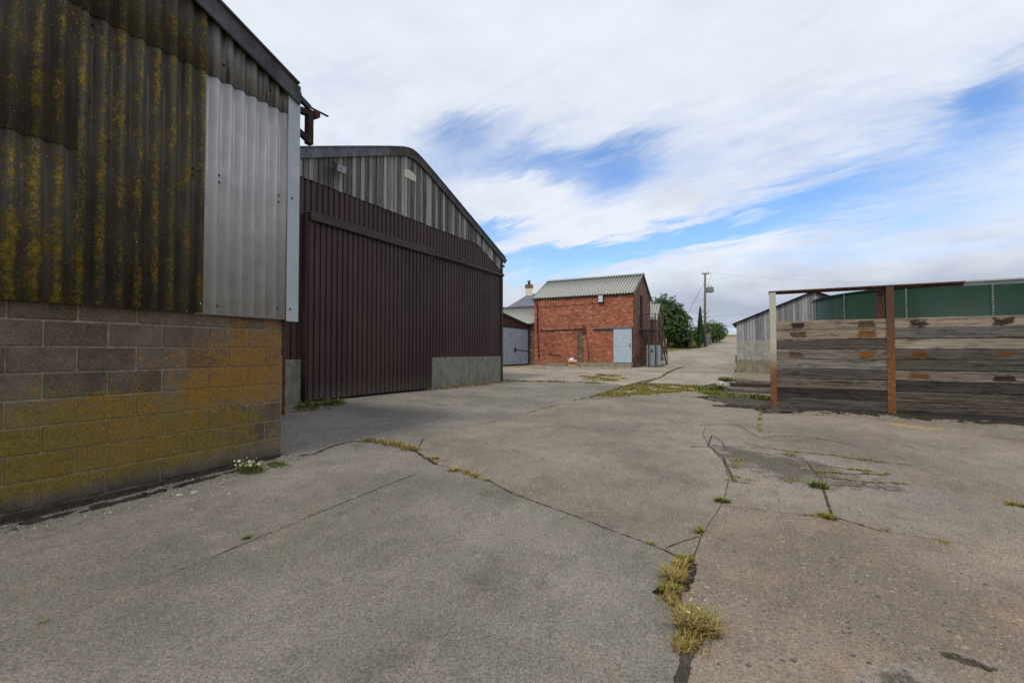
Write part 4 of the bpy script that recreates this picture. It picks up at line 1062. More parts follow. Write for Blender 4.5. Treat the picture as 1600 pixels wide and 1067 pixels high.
for lvl in (TT + .17,):
    mb = MB(); n = 64
    for k in range(n + 1):
        a = 2 * pi * k / n
        for r3, zz in ((TR + .012, 0), (TR + .04, 0), (TR + .04, .05), (TR + .012, .05)): mb.v.append((r3 * cos(a), r3 * sin(a), lvl + zz))
    for k in range(n):
        for j in range(4): mb.f.append((k*4 + j, k*4 + (j+1) % 4, k*4 + 4 + (j+1) % 4, k*4 + 4 + j))
    mb.build('rim_angle', GREEN, tank)

# board shed
SO = V((12.5, 26.0))
shed = thing('timber_shed', 'silvery boarded shed on a stained concrete plinth past the road', 'shed', (SO.x, SO.y, 0), RB)
SW = 7.3; srake = lambda s: 3.03 + .42 * (SW / 2 - abs(s - SW / 2))
MB().box(0, SW, 0, .2, 1.0, 2.06).build('plinth', PLINTH_OLD, shed, bevel=.015); MB().box(-.02, SW + .02, -.05, .2, -.3, .995).build('lower_plinth', PLINTH_LOW, shed, bevel=.015)
MB().box(0, .2, .2, 12, -.3, 2.06).build('side_plinth', PLINTH_OLD, shed); MB().box(.08, .12, .2, 12, 2.06, 3.05).build('side_cladding', BOARD_SHED, shed)
MB().box(SW - .2, SW, .2, 12, -.3, 3.05).build('side_wall', PLINTH_OLD, shed)
MB().prism([(.02, 2.07), (SW - .02, 2.07), (SW - .02, 3.0), (SW / 2, 4.5), (.02, 3.0)], lambda a, b, t: (a, t, b), .10, .12).build('dark_lining', DARK_IN, shed)
x = 0.0
while x < SW - .05:
    w = rnd(.12, .15); a, b = x, min(x + w, SW); y = .05 - rnd(0, .012); m0 = MB(); g_ = rnd(.006, .02)
    for yy in (y, y + .022): m0.v += [(a, yy, 2.04), (b - g_, yy, 2.04), (b - g_, srake(b - g_), yy and srake(b - g_)), (a, yy, srake(a))]
    m0.v[2] = (b - g_, y, srake(b - g_)); m0.v[6] = (b - g_, y + .022, srake(b - g_))
    m0.f += [(0,1,2,3), (7,6,5,4), (0,4,5,1), (1,5,6,2), (2,6,7,3), (3,7,4,0)]; m0.build('wall_board', BOARD_SHED, shed); x += w
roof_slope(lambda s: srake(s) + .06, -.2, SW / 2, -.15, 12, BARGE_DARK, shed, width=12.3); roof_slope(lambda s: srake(s) + .06, SW / 2, SW + .2, -.15, 12, BARGE_DARK, shed, width=12.3)
MB().box(-.08, -.022, .3, .5, .85, 1.25).build('switch_box', RED_OXIDE, shed)

# ------------------------------------------------------------------ trees, pole, lamp
def leaves(mb, c, r, n, size, R, shell=.5, lump=.35, flat=1.0):
    for _ in range(n):
        while True:
            d = V((R.gauss(0, 1), R.gauss(0, 1), R.gauss(0, 1)))
            if d.length > .01: break
        d.normalize(); t = (shell + (1 - shell) * R.random()) * (1 + lump * NZ.noise(d * 2.1 + V(c)))
        p = V(c) + V((d.x * r[0], d.y * r[1], d.z * r[2])) * t
        nrm = (d + V((R.uniform(-.8, .8), R.uniform(-.8, .8), R.uniform(-.3, 1.0)))).normalized()
        u = nrm.cross(V((R.random() - .5, R.random() - .5, R.random()))).normalized(); v = nrm.cross(u); s = size * R.uniform(.6, 1.3)
        mb.quad(p - u * s * .5, p + v * s * .32 + nrm * s * .1, p + u * s * .6, p - v * s * .32 + nrm * s * .1)
def tree(name, label, cat, loc, crowns, n, size, mat, trunk_h, trunk_r, seed=1, limbs=5, group=None):
    R = random.Random(seed); t = thing(name, label, cat, loc, 0, group)
    mb = MB(); mb.tube([(0, 0, -.3), (.05, 0, trunk_h * .5), (0, .05, trunk_h)], [trunk_r * 1.3, trunk_r, trunk_r * .7], 8)
    for k in range(limbs):
        a = 2 * pi * k / max(1, limbs) + R.uniform(-.3, .3); c = crowns[k % len(crowns)]; L = c[1][0] * .6
        mb.tube([(0, 0, trunk_h * .8), (cos(a) * L * .5, sin(a) * L * .5, trunk_h + .5 * c[1][2] * .6), (cos(a) * L, sin(a) * L, c[0][2] + R.uniform(-.2, .5) * c[1][2])], [trunk_r * .5, trunk_r * .35, trunk_r * .12], 6)
    mb.build('trunk', BARK, t, True)
    cb = MB(); tot = sum(c[1][0] * c[1][2] for c in crowns)
    for c, r in crowns: leaves(cb, c, r, int(n * r[0] * r[2] / tot), size, R)
    cb.build('crown', mat, t, fix=False); return t
def base(px, Y):
    X = (px - 800) / F * Y; return (X, Y, gz(X, Y))
b_ = base(1044, 53)
tree('broadleaf_tree', 'rounded dark green tree behind the outside stair', 'tree', b_, [((-.6, 0, 3.3), (2.4, 2.3, 2.5)), ((.9, -.3, 2.6), (1.7, 1.7, 2.2)), ((-.5, 0, 4.4), (1.9, 1.9, 1.7)), ((.5, .3, 3.6), (1.8, 1.8, 1.9)), ((-1.9, .2, 2.8), (1.7, 1.7, 2.0)), ((1.3, .2, 1.5), (.8, .8, 1.4))], 9000, .30, LEAF_DARK, 1.4, .22, 3)
b_ = base(1076, 56)
tree('garden_shrub', 'loose mid green shrub behind the lantern post', 'shrub', b_, [((0, 0, 1.1), (1.0, 1.0, 1.15)), ((1.0, .2, 1.3), (.8, .8, 1.3)), ((-.7, 0, .9), (.8, .8, 1.0))], 2600, .24, LEAF_MID, .7, .08, 5, 4)
b_ = base(1081.5, 52.5)
tree('golden_shrub', 'golden yellow conical shrub at the foot of the lantern post', 'shrub', b_, [((0, 0, .5), (.42, .42, .5)), ((0, 0, 1.0), (.22, .22, .5))], 700, .16, LEAF_GOLD, .3, .03, 6, 3)
b_ = base(1094.5, 55)
cy = thing('cypress', 'slender dark pointed cypress beside the utility pole', 'tree', b_)
MB().tube([(0, 0, -.2), (0, 0, 4.4)], [.09, .02], 6).build('trunk', BARK, cy, True)
R = random.Random(11); cb = MB()
for _ in range(4200):
    h = R.random(); rr = .40 * (min(1, (h + .02) * 6) * (1 - h) ** .72 * 1.25) * sqrt(R.uniform(.45, 1)) * (1 + .15 * NZ.noise(V((h * 6, R.random(), 1)))); a = R.uniform(0, 2 * pi)
    p = V((cos(a) * rr, sin(a) * rr, .1 + h * 4.65)); u = V((cos(a) * .25, sin(a) * .25, 1)).normalized(); v = V((-sin(a), cos(a), 0)); s = R.uniform(.10, .19)
    cb.quad(p - v * s * .28, p + v * s * .28, p + u * s, p + u * s * .8 - v * s * .2)
cb.build('crown', LEAF_CYP, cy, fix=False)
b_ = base(1114, 66)
tree('hedge_bush', 'dense rounded green bush over the timber fence', 'bush', b_, [((-.2, 0, 1.7), (1.5, 1.2, 1.5)), ((1.0, .2, 1.6), (1.1, 1.1, 1.4)), ((-1.0, 0, 1.5), (.9, .9, 1.4))], 3400, .26, LEAF_MID, .8, .1, 8, 4)
# spidery conifer behind the pole
b_ = base(1101, 62); mk = thing('monkey_puzzle_tree', 'sparse conifer with upswept arms behind the utility pole', 'tree', b_)
mb = MB(); mb.tube([(0, 0, -.3), (0, 0, 4.6)], [.12, .03], 7); cb = MB(); R = random.Random(4)
for k in range(13):
    a = k * 2.4; h = 1.7 + k * .22; L = 1.35 - k * .05; pts = [V((0, 0, h)), V((cos(a) * L * .5, sin(a) * L * .5, h + .12)), V((cos(a) * L, sin(a) * L, h + .55))]
    mb.tube(pts, [.03, .025, .012], 5)
    for _ in range(70):
        t = R.random(); p = pts[0].lerp(pts[1], t * 2) if t < .5 else pts[1].lerp(pts[2], t * 2 - 1); d = V((R.uniform(-1, 1), R.uniform(-1, 1), R.uniform(-.6, 1))).normalized(); v = d.cross(V((0, 0, 1))).normalized()
        cb.quad(p - v * .02, p + v * .02, p + d * .16)
mb.build('trunk', BARK, mk, True); cb.build('needles', LEAF_CYP, mk, fix=False)
# low garden wall / hedge base behind lamp
b_ = base(1067, 54); hb = thing('garden_hedge', 'dark clipped hedge in shade under the rounded tree', 'hedge', b_, radians(-15))
cb = MB(); R = random.Random(21)
for _ in range(3000):
    p = V((R.uniform(-1.3, 1.9), R.uniform(-.4, .4), R.uniform(0, 1.35))); f = R.randrange(3)
    if f == 0: p.y = -.4 + R.gauss(0, .04)
    elif f == 1: p.z = 1.3 + R.gauss(0, .05)
    d = V((R.uniform(-1, 1), R.uniform(-1, .2), R.uniform(-.3, 1))).normalized(); u = d.cross(V((0, 0, 1))).normalized(); v = d.cross(u); cb.quad(p - u * .09, p + v * .06, p + u * .09, p - v * .06)
cb.build('foliage', LEAF_DARK, hb, fix=False); mb = MB()
for k in range(6): mb.tube([(-1.1 + k * .55, 0, -.2), (-1.1 + k * .55 + .05, 0, .9)], .03, 5)
mb.build('stems', BARK, hb)
# lantern post
b_ = base(1078.5, 51.5); lp = thing('lantern_post', 'black Victorian style lantern post beside the golden shrub', 'street lamp', b_); lp.scale = (1.2, 1.2, 1.08)
MB().lathe([(.10, -.1), (.10, .25), (.06, .32), (.045, .9), (.035, 2.35), (.06, 2.4), (.035, 2.45), (.03, 2.62)], n=10).build('post', BLACK_STEEL, lp, True)
MB().bar((-.22, 0, 2.38), (.22, 0, 2.38), .03).build('ladder_bar', BLACK_STEEL, lp)
lo_ = MB(); lo_.lathe([(.30, 3.06), (.20, 3.2), (.07, 3.28), (.05, 3.36), (.012, 3.46)], n=4); lan = lo_.build('lantern_roof', BLACK_STEEL, lp)
MB().lathe([(.10, 2.64), (.235, 3.055)], n=4).build('lantern_glass', plain('lantern_glass', (.62, .66, .70), .15, vary=.05), lp)
fr = MB()
for k in range(4):
    a = pi / 2 * k; fr.bar((.105 * cos(a), .105 * sin(a), 2.63), (.24 * cos(a), .24 * sin(a), 3.06), .02)
fr.lathe([(.12, 2.60), (.12, 2.64)], n=4); fr.build('lantern_frame', BLACK_STEEL, lp)
# utility pole
b_ = base(1101.5, 56); up = thing('utility_pole', 'tall timber utility pole with a transformer beside the road', 'utility pole', b_)
MB().tube([(0, 0, -.3), (.04, 0, 4.5), (.10, 0, 8.9)], [.16, .14, .11], 10).build('pole', POLE_WOOD, up, True)
ca = MB().bar((-.25, 0, 8.78), (.6, 0, 8.83), .09, .1); ca.build('crossarm', POLE_WOOD, up)
for xx in (-.18, .22, .52): MB().lathe([(.03, 0), (.06, .05), (.03, .1), (.055, .15), (.02, .2)], (xx, 0, 8.85), 8).build('insulator', plain('insulator', (.12, .08, .07), .3) if xx < 0 else bpy.data.materials['insulator'], up, True)
tf = MB().box(.32, 1.02, -.3, .3, 6.55, 7.2).build('transformer', CAB_GREY, up, bevel=.04)
for k in range(5): MB().box(.36 + k * .14, .39 + k * .14, -.36, -.305, 6.62, 7.1).build('cooling_fin', CAB_GREY, tf)
for xx in (.5, .8): MB().lathe([(.06, 0), (.03, .1), (.05, .16), (.02, .3)], (xx, 0, 7.2), 8).build('bushing', bpy.data.materials['insulator'], tf, True)
MB().bar((.05, 0, 7.0), (.35, 0, 7.0), .06).bar((.05, 0, 6.65), (.35, 0, 6.65), .06).build('transformer_bracket', BLACK_STEEL, up)
MB().tube([(.5, 0, 7.5), (.55, 0, 8.0), (.9, 0, 8.5), (.75, 0, 8.95)], .012, 5).build('jumper_wire', BLACK_STEEL, up)
MB().tube([(.0, -.02, 7.7), (-1.3, .3, 5.2), (-2.6, .6, 2.2), (-3.4, .8, .0)], .02, 5).build('stay_wire', BLACK_STEEL, up)
def wire(a, b, sag, label, r=.0035):
    a, b = V(a), V(b); pts = [a.lerp(b, t / 14) - V((0, 0, sag * 4 * (t / 14) * (1 - t / 14))) for t in range(15)]
    tag(MB().tube(pts, r, 4).build('overhead_wire', GALV), label, 'wire', 'overhead wires')
T = V(b_)
for k, (xx, lb) in enumerate(((-.18, 'overhead wire from the left end of the pole crossarm'), (.22, 'overhead wire from the middle of the pole crossarm'), (.52, 'overhead wire from the right end of the pole crossarm'))):
    wire(T + V((xx, 0, 9.0)), (75, 74 + k * .9, 13.4), 1.0, lb)
wire(T + V((0, 0, 5.75)), (11, 62, 6.2), .45, 'slack service wire running left from the pole above the tree', .012)
wire((28, 80, 9.6), (95, 90, 10.6), .8, 'upper distant wire above the timber shed'); wire((28, 80, 9.1), (95, 90, 10.1), .8, 'lower distant wire above the timber shed')
# timber fence along the road
fa, fb = gp(1104.5, 541), V((35.2, 80)); fz = thing('timber_fence', 'grey close boarded timber fence beside the climbing road', 'fence', (fa.x, fa.y, gz(fa.x, fa.y)))
nP = 9
for k in range(nP + 1):
    p = fa.lerp(fb, k / nP); z = gz(p.x, p.y) - gz(fa.x, fa.y); MB().box(-.06, .06, -.06, .06, z - .2, z + 1.55, Matrix.Translation((p.x - fa.x, p.y - fa.y, 0))).build('post', PALE_FENCE, fz)
pb = MB(); n = 170
for k in range(n):
    p, q = fa.lerp(fb, k / n), fa.lerp(fb, (k + .86) / n); z0 = gz(p.x, p.y) - gz(fa.x, fa.y); pb.bar((p.x - fa.x, p.y - fa.y, z0 + .8), (q.x - fa.x, q.y - fa.y, z0 + .8 + .01), .02, 1.36 + rnd(-.03, .03))
tag(pb.build('pale_boards', PALE_FENCE, fz), kind='stuff')

# ------------------------------------------------------------------ dirt, weeds, stones
def strip(name, pts, widths, h, mat, label, seed=0, seg=.035, freq=6.0, cut=.0, kind='stuff'):
    """thin heap of dirt along a ground polyline, ragged where it thins out"""
    P = [W(p) for p in pts]; mb = MB(); rows = []
    for k in range(len(P) - 1):
        L = (P[k + 1] - P[k]).length; n = max(2, int(L / (seg * 1.5)))
        for i in range(n + (1 if k == len(P) - 2 else 0)):
            t = i / n; p = P[k].lerp(P[k + 1], t); w = widths[k] + (widths[k + 1] - widths[k]) * t
            d = (P[k + 1] - P[k]).normalized(); rows.append((p, V((-d.y, d.x)), w))
    m_ = max(6, int(max(widths) / seg))
    for i, (p, nn, w) in enumerate(rows):
        e = min(1, min(i, len(rows) - 1 - i) / 6)
        for j in range(m_ + 1):
            u = j / m_ * 2 - 1; q = p + nn * (u * w / 2); v3 = V((q.x, q.y, seed))
            f = (1 - u * u) * e * 1.0 + NZ.fractal(v3 * freq, .7, 2.1, 5) * .95 - .42 + cut
            mb.v.append((q.x, q.y, gz(q.x, q.y) + .004 + h * max(-1.2, f - .12)))
    for i in range(len(rows) - 1):
        for j in range(m_):
            a = i * (m_ + 1) + j; mb.f.append((a, a + 1, a + m_ + 2, a + m_ + 1))
    o = mb.build(name, mat, smooth=True, fix=False); tag(o, label, 'ground dirt' if False else None, None, kind); return o
def wall_pt(s, d): p = C1 + UA * s + NA * d; return ('w', p.x, p.y)
strip('dirt_line', [wall_pt(-3.6, .16), wall_pt(-2.3, .17), wall_pt(-1.6, .22), wall_pt(-.9, .19), wall_pt(-.4, .16)], [.12, .16, .15, .12, .06], .022, DIRT_DARK, 'dark crumbly dirt line along the foot of the block wall', 1, .012, 9)
strip('dirt_line', [wall_pt(-9, .02), wall_pt(-2.3, .03), wall_pt(.02, .03)], [.12, .10, .12], .035, DIRT_DARK, 'damp dirt tight against the bottom block course', 2, .02, 9, .25)
def fpt(s, d): p = FO + NA * s - UA * d; return ('w', p.x, p.y)
strip('dirt_bank', [fpt(-1.6, 1.1), fpt(-.5, .75), fpt(.6, .55), fpt(1.6, .45), fpt(2.6, .42), fpt(3.6, .35), fpt(5.2, .3), fpt(8.0, .25)], [.3, .6, .9, 1.05, .95, .8, .7, .6], .055, DIRT_DARK, 'dark dirt and rotted debris along the foot of the sleeper wall', 3, .03, 3.0, .18)
strip('dirt_fringe', [fpt(-.6, .5), fpt(1, .6), fpt(3, .5), fpt(5.0, .45), fpt(8, .4)], [1.0, 1.3, 1.3, 1.1, 1.0], .03, DIRT_PALE, 'pale gritty debris in front of the sleeper wall', 5, .05, 2.2, .0)
strip('spilt_sand', [(1385,660), (1412,664), (1440,668), (1475,670)], [.2, .5, .5, .2], .008, SAND, 'orange sand spilt on the concrete near the sleeper wall', 6, .015, 5, -.02)
strip('dirt_stain', [(1455,1018), (1500,1030), (1560,1050)], [.06, .10, .08], .008, DIRT, 'thin dark dirt streak at the lower right corner', 9, .006, 26, -.02)
CR = [('curved end of the apron slab', [(462,713),(490,710),(520,697),(552,690),(585,691),(620,697),(650,706),(683,727)], .06, .008, DIRT_DARK), ('long diagonal crack between the near slabs', A_[4:], .055, .007, DIRT_DARK), ('joint beside the apron slab', [(683,727),(560,776),(447,822),(330,871)], .026, .004, DIRT_DARK), ('upper crack of the broken concrete', [(1090,664),(1150,663),(1185,683),(1240,681),(1300,689),(1345,697)], .05, .006, DIRT),
      ('crack over the dark worn concrete', [(1160,690),(1190,699),(1240,706),(1300,711),(1345,718),(1424,727)], .07, .008, DIRT_DARK), ('second crack right of the worn concrete', [(1260,724),(1310,731),(1355,736)], .05, .006, DIRT_DARK), ('third crack right of the worn concrete', [(1275,737),(1330,741),(1390,741)], .05, .006, DIRT), ('fourth crack right of the worn concrete', [(1282,745),(1360,753)], .06, .006, DIRT_DARK),
      ('fifth crack right of the worn concrete', [(1286,757),(1340,760),(1362,752),(1385,765),(1420,770)], .04, .006, DIRT_DARK), ('crack down the right edge of the worn concrete', [(1232,712),(1258,720),(1280,745),(1290,775),(1300,806)], .06, .008, DIRT_DARK), ('crack running right from the yellow tuft', [(1240,804),(1300,807),(1334,817),(1375,829)], .04, .006, DIRT_DARK),
      ('short crack on the left of the worn concrete', [(1078,698),(1106,698),(1112,680),(1128,690),(1135,704)], .05, .006, DIRT), ('curving crack left of the worn concrete', [(1108,697),(1130,715),(1141,740),(1146,752),(1180,757)], .07, .008, DIRT_DARK), ('crack above the wide crack', [(1040,856),(1066,846),(1092,838)], .03, .006, DIRT_DARK)]
for qi, (lb, pts, wd_, hh, mt) in enumerate(CR):
    strip('crack_dirt', pts, [wd_ * (1 if qi < 2 else .55)] * len(pts), hh, mt if qi < 3 else DIRT, 'dark soil in the ' + lb, 40 + qi, .007, 13, .12 if qi < 3 else .02)
strip('dirt_patch', [(1098,618), (1135,622), (1180,634), (1215,643)], [1.6, 1.8, 1.5, .8], .05, DIRT, 'bare earth between the moss strip and the cream post', 12, .08, 2.0, .2)
strip('dirt_patch', [(1063,990), (1072,1020), (1062,1060), (1050,1090)], [.10, .10, .09, .07], .012, DIRT, 'black soil in the end of the wide crack', 13, .01, 18, .1)
strip('dirt_patch', [(1085,875), (1078,905), (1070,925)], [.05, .07, .05], .010, DIRT_DARK, 'dark soil beside the upper wide crack', 14, .01, 18, .1)

def blades(mb, p, n, h, spread, R, lean=.5, w=.004):
    for _ in range(n):
        a = R.uniform(0, 2 * pi); rr = spread * sqrt(R.random()); q = V((p[0] + cos(a) * rr, p[1] + sin(a) * rr)); z = gz(q.x, q.y) - .008
        hh = h * R.uniform(.3, 1.1); b = R.uniform(0, 2 * pi); d = V((cos(b), sin(b), 0)) * lean * hh * R.uniform(.2, 1.3) + V((cos(a), sin(a), 0)) * lean * .5 * hh * (rr / max(spread, .001))
        s = V((-sin(b), cos(b), 0)) * w * R.uniform(.7, 1.4); q3 = V((q.x, q.y, z)); m1 = q3 + d * .35 + V((0, 0, hh * .6)); tp = q3 + d + V((0, 0, hh * R.uniform(.75, 1)))
        i = len(mb.v); mb.v += [tuple(q3 - s), tuple(q3 + s), tuple(m1 + s * .8), tuple(m1 - s * .8), tuple(tp)]; mb.f += [(i, i+1, i+2, i+3), (i+3, i+2, i+4)]
def tuft(px, py, n, h, spread, mat, label, seed, name='grass_tuft', flowers=0, cat='grass tuft', wdt=None):
    R = random.Random(seed); c = W((px, py)); mb = MB(); w = wdt or .0025 + .0007 * c.length
    for _ in range(9):
        a_ = R.uniform(0, 2 * pi); q_ = c + V((cos(a_), sin(a_) * .8)) * spread * R.uniform(.2, 1.15); blades(mb, q_, n // 7, h * R.uniform(.5, 1.15), spread * R.uniform(.2, .7), R, 1.05, w * .7)
    o = thing(name, label, cat, (0, 0, 0)); o.location = (c.x, c.y, gz(c.x, c.y))
    inv = V(o.location); mb.v = [(a - inv.x, b - inv.y, cc - inv.z) for a, b, cc in mb.v]
    mb.build('blades', mat, o, fix=False)
    if flowers:
        st, pe, ey = MB(), MB(), MB()
        for _ in range(flowers):
            a = R.uniform(0, 2 * pi); rr = spread * sqrt(R.random()) * 1.1; x, y = cos(a) * rr, sin(a) * rr; hh = h * R.uniform(.7, 1.35)
            st.tube([(x * .6, y * .6, 0), (x * 1.1, y * 1.1, hh)], .0015, 4, False); f = .010 * R.uniform(.8, 1.4)
            tilt = Matrix.Translation((x * 1.1, y * 1.1, hh)) @ Matrix.Rotation(R.uniform(-.9, .9), 4, 'X') @ Matrix.Rotation(R.uniform(-.9, .9), 4, 'Y')
            for k in range(7):
                b = 2 * pi * k / 7; dx = V((cos(b), sin(b), 0)); sx = V((-sin(b), cos(b), 0)); pe.quad(tilt @ (dx * f * .3), tilt @ (dx * f * .8 + sx * f * .35), tilt @ (dx * f * 1.25), tilt @ (dx * f * .8 - sx * f * .35))
            ey.lathe([(f * .45, 0), (f * .3, f * .3), (.0004, f * .35)], tuple(tilt.translation), 6)
        st.build('stems', mat, o, fix=False); pe.build('petals', PETAL, o, fix=False); ey.build('flower_eyes', FLOWER_EYE, o, fix=False)
    return o
tuft(385, 738, 420, .11, .11, GRASS_GREEN, 'clump of white daisies at the foot of the block wall', 1, 'daisy_clump', 46, 'flowers')
tuft(437, 726, 380, .045, .11, GRASS_GREEN, 'mossy green tuft at the corner of the block wall', 2)
tuft(384, 842, 90, .055, .022, GRASS_GREEN, 'small green tuft alone on the near slab below the daisies', 3)
tuft(1129, 784, 330, .075, .055, GRASS_GREEN, 'bright green tuft standing alone on the middle concrete', 4)
tuft(1086, 985, 900, .12, .07, GRASS_DRY, 'largest straw coloured grass tuft in the wide crack, with daisies', 5, flowers=5)
tuft(1088, 968, 380, .10, .05, GRASS_GREEN, 'green heart of grass in the wide crack above the straw tuft', 6)
tuft(1048, 925, 480, .06, .04, GRASS_MOSS, 'mossy tuft at the left elbow of the wide crack', 7)
tuft(1062, 902, 420, .06, .035, GRASS_DRY, 'dry grass tuft in the narrow neck of the wide crack', 8)
tuft(1072, 874, 420, .045, .05, GRASS_MOSS, 'green and brown tuft at the top of the wide crack', 9)
tuft(1296, 808, 260, .06, .07, GRASS_MOSS, 'yellow green tuft where two cracks meet below the broken patch', 10)
tuft(1281, 762, 240, .10, .07, GRASS_GREEN, 'tall green weeds at the edge of the broken dark patch', 11)
tuft(1476, 848, 120, .03, .07, GRASS_DRY, 'flattened brown dead weed on the right concrete', 12)
tuft(1590, 790, 220, .05, .10, GRASS_MOSS, 'yellow tuft at the right edge of the picture', 13)
tuft(1093, 832, 90, .08, .035, GRASS_MOSS, 'thin tuft at the joint above the wide crack', 14)
tuft(1383, 829, 90, .03, .05, GRASS_MOSS, 'tiny tuft right of the crossing cracks', 15)
tuft(62, 975, 16, .05, .012, GRASS_GREEN, 'single sprig in the joint at the lower left', 16)
tuft(672, 602, 420, .28, .20, GRASS_GREEN, 'weedy plant with pale flowers beside the plinth end', 17, 'weed_clump', 24, 'weed')
tuft(717, 601, 260, .30, .16, GRASS_MOSS, 'brown dock like tuft at the middle of the barn plinth', 18)
tuft(1192, 622, 700, .16, .40, GRASS_GREEN, 'bright green grass at the foot of the cream post', 19)
tuft(1145, 595, 700, .22, .55, GRASS_GREEN, 'green grass beside the lying timbers', 20)
tuft(1122, 610, 320, .32, .18, GRASS_GREEN, 'dark green weed clump left of the pale stone', 21, 'weed_clump', 0, 'weed')
def weeds(name, pts, per_m, h, spread, mat, label, seed, gaps=.35, w=None):
    R = random.Random(seed); P = [W(p) for p in pts]; mb = MB()
    for k in range(len(P) - 1):
        L = (P[k + 1] - P[k]).length; n = max(1, int(L / .05))
        for i in range(n):
            p = P[k].lerp(P[k + 1], (i + R.random()) / n)
            if NZ.noise(V((p.x * 1.9, p.y * 1.9, seed))) < gaps - .5: continue
            p = p + V((R.gauss(0, spread * .6), R.gauss(0, spread * .6))); blades(mb, p, max(1, int(per_m * .05 * R.uniform(.2, 1.8))), h * R.uniform(.4, 1.3), spread * R.uniform(.5, 1.4), R, 1.0, w or .0015 + .0005 * p.length)
    tag(mb.build(name, mat, fix=False), label, kind='stuff')
weeds('joint_weeds', [(522,696),(552,688),(585,689)], 800, .07, .06, GRASS_MOSS, 'grass along the curved end of the apron slab', 31, .2)
weeds('joint_weeds', [(590,692),(620,697),(652,703)], 1100, .09, .07, GRASS_DRY, 'straw coloured weeds along the top of the long crack', 32, .1)
weeds('joint_weeds', [(680,714),(690,724),(706,728)], 1400, .06, .06, GRASS_DRY, 'dry grass where the crack meets the slab joint', 33, .0)
weeds('joint_weeds', [(712,735),(735,742),(762,752)], 1300, .06, .045, GRASS_DRY, 'dry yellow weeds on the middle of the long crack', 34, .0)
weeds('joint_weeds', [(763,752),(850,790),(905,810),(1007,850)], 260, .022, .012, GRASS_MOSS, 'sparse moss in the long diagonal crack', 35, .5)
weeds('joint_weeds', [(1007,849),(1035,862),(1060,872)], 1600, .035, .02, GRASS_MOSS, 'moss in the last stretch of the long crack', 36, .1)
weeds('joint_weeds', [(1060,885),(1046,920),(1058,945),(1078,965),(1086,990),(1072,1022)], 3200, .06, .045, GRASS_DRY, 'dry grass filling the wide crack', 37, .0)
weeds('joint_weeds', [(452,822),(500,797)], 900, .02, .012, GRASS_DRY, 'dead moss in the slab joint on the left', 38, .2)
weeds('joint_weeds', [(1050,848),(1075,842),(1092,836)], 700, .02, .015, GRASS_DRY, 'dry weed line in the short crack above the wide one', 39, .2)
weeds('joint_weeds', [(1187,640),(1187,675),(1240,681),(1330,693)], 420, .03, .03, GRASS_MOSS, 'weeds in the upper crack of the broken concrete', 40, .45)
weeds('joint_weeds', [(1190,699),(1240,706),(1300,711),(1350,719),(1420,726)], 900, .035, .04, GRASS_MOSS, 'yellow weeds in the long crack over the dark patch', 41, .42)
weeds('joint_weeds', [(1262,725),(1310,731),(1390,740)], 1000, .03, .04, GRASS_MOSS, 'yellow moss in the crack right of the dark patch', 42, .45)
weeds('joint_weeds', [(1280,737),(1340,742),(1385,742)], 1400, .035, .05, GRASS_MOSS, 'moss clumps between the thin broken slabs', 43, .4)
weeds('joint_weeds', [(1282,746),(1360,754),(1420,756)], 800, .03, .03, GRASS_MOSS, 'weeds along the lowest thin slab', 44, .45)
weeds('joint_weeds', [(1140,700),(1150,730),(1145,750),(1180,752)], 800, .025, .06, GRASS_MOSS, 'dark moss on the left edge of the broken patch', 45, .4)
weeds('joint_weeds', [(1255,806),(1300,808)], 900, .03, .02, GRASS_DRY, 'dry weeds in the crack below the broken patch', 46, .2)
weeds('joint_weeds', [(765,660),(840,641),(918,621)], 260, .03, .04, GRASS_MOSS, 'sparse moss in the joint running towards the moss strip', 47, .55)
weeds('joint_weeds', [(925,620),(973,604),(1010,598),(1033,589),(1068,573)], 420, .05, .035, GRASS_MOSS, 'moss in the joint curving to the road', 48, .3)
weeds('joint_weeds', [(795,595),(840,596),(900,597),(950,599)], 420, .08, .16, GRASS_GREEN, 'green weeds along the cross joint past the barn corner', 49, .5)
weeds('wall_weeds', [(470,640),(500,634),(535,629)], 900, .14, .14, GRASS_GREEN, 'weeds with straw at the left foot of the sliding door', 50, .1)
weeds('wall_weeds', [(468,643),(500,638),(520,634)], 900, .06, .14, GRASS_DRY, 'flattened straw at the left foot of the sliding door', 51, .1)
weeds('wall_weeds', [(662,609),(700,606),(760,600),(783,597)], 600, .07, .12, GRASS_DRY, 'dry weeds along the barn plinth', 52, .3)
weeds('wall_weeds', [(795,573),(840,575),(905,576),(985,577)], 160, .08, .2, GRASS_DRY, 'dry weeds along the foot of the brick wall', 53, .5)
weeds('wall_weeds', [fpt(-.4, .2), fpt(.5, .5), fpt(2, .7), fpt(4, .6)], 70, .05, .25, GRASS_MOSS, 'scattered weeds in the debris before the sleeper wall', 54, .5)
def patch_weeds(name, poly, n, h, mat, label, seed, thr=0.0, clump=14, fr=1.2, spread=.12):
    R = random.Random(seed); P = [W(p) for p in poly]; x0, x1 = min(p.x for p in P), max(p.x for p in P); y0, y1 = min(p.y for p in P), max(p.y for p in P); mb = MB(); c = 0; tries = 0
    while c < n and tries < n * 60:
        tries += 1; q = V((R.uniform(x0, x1), R.uniform(y0, y1)))
        if not inside(q, P) or NZ.fractal(V((q.x * fr, q.y * fr, seed)), .9, 2, 3) < thr: continue
        blades(mb, q, clump, h * R.uniform(.5, 1.2), spread, R, .9, .002 + .0007 * q.length); c += 1
    tag(mb.build(name, mat, fix=False), label, kind='stuff')
MP = [(928,620),(973,605),(1001,600),(1085,600),(1110,606),(1150,620),(1125,622),(1085,611),(1010,617)]
patch_weeds('moss_strip', MP, 1500, .05, GRASS_MOSS, 'yellow mossy ground cover across the far end of the yard', 61, -.05)
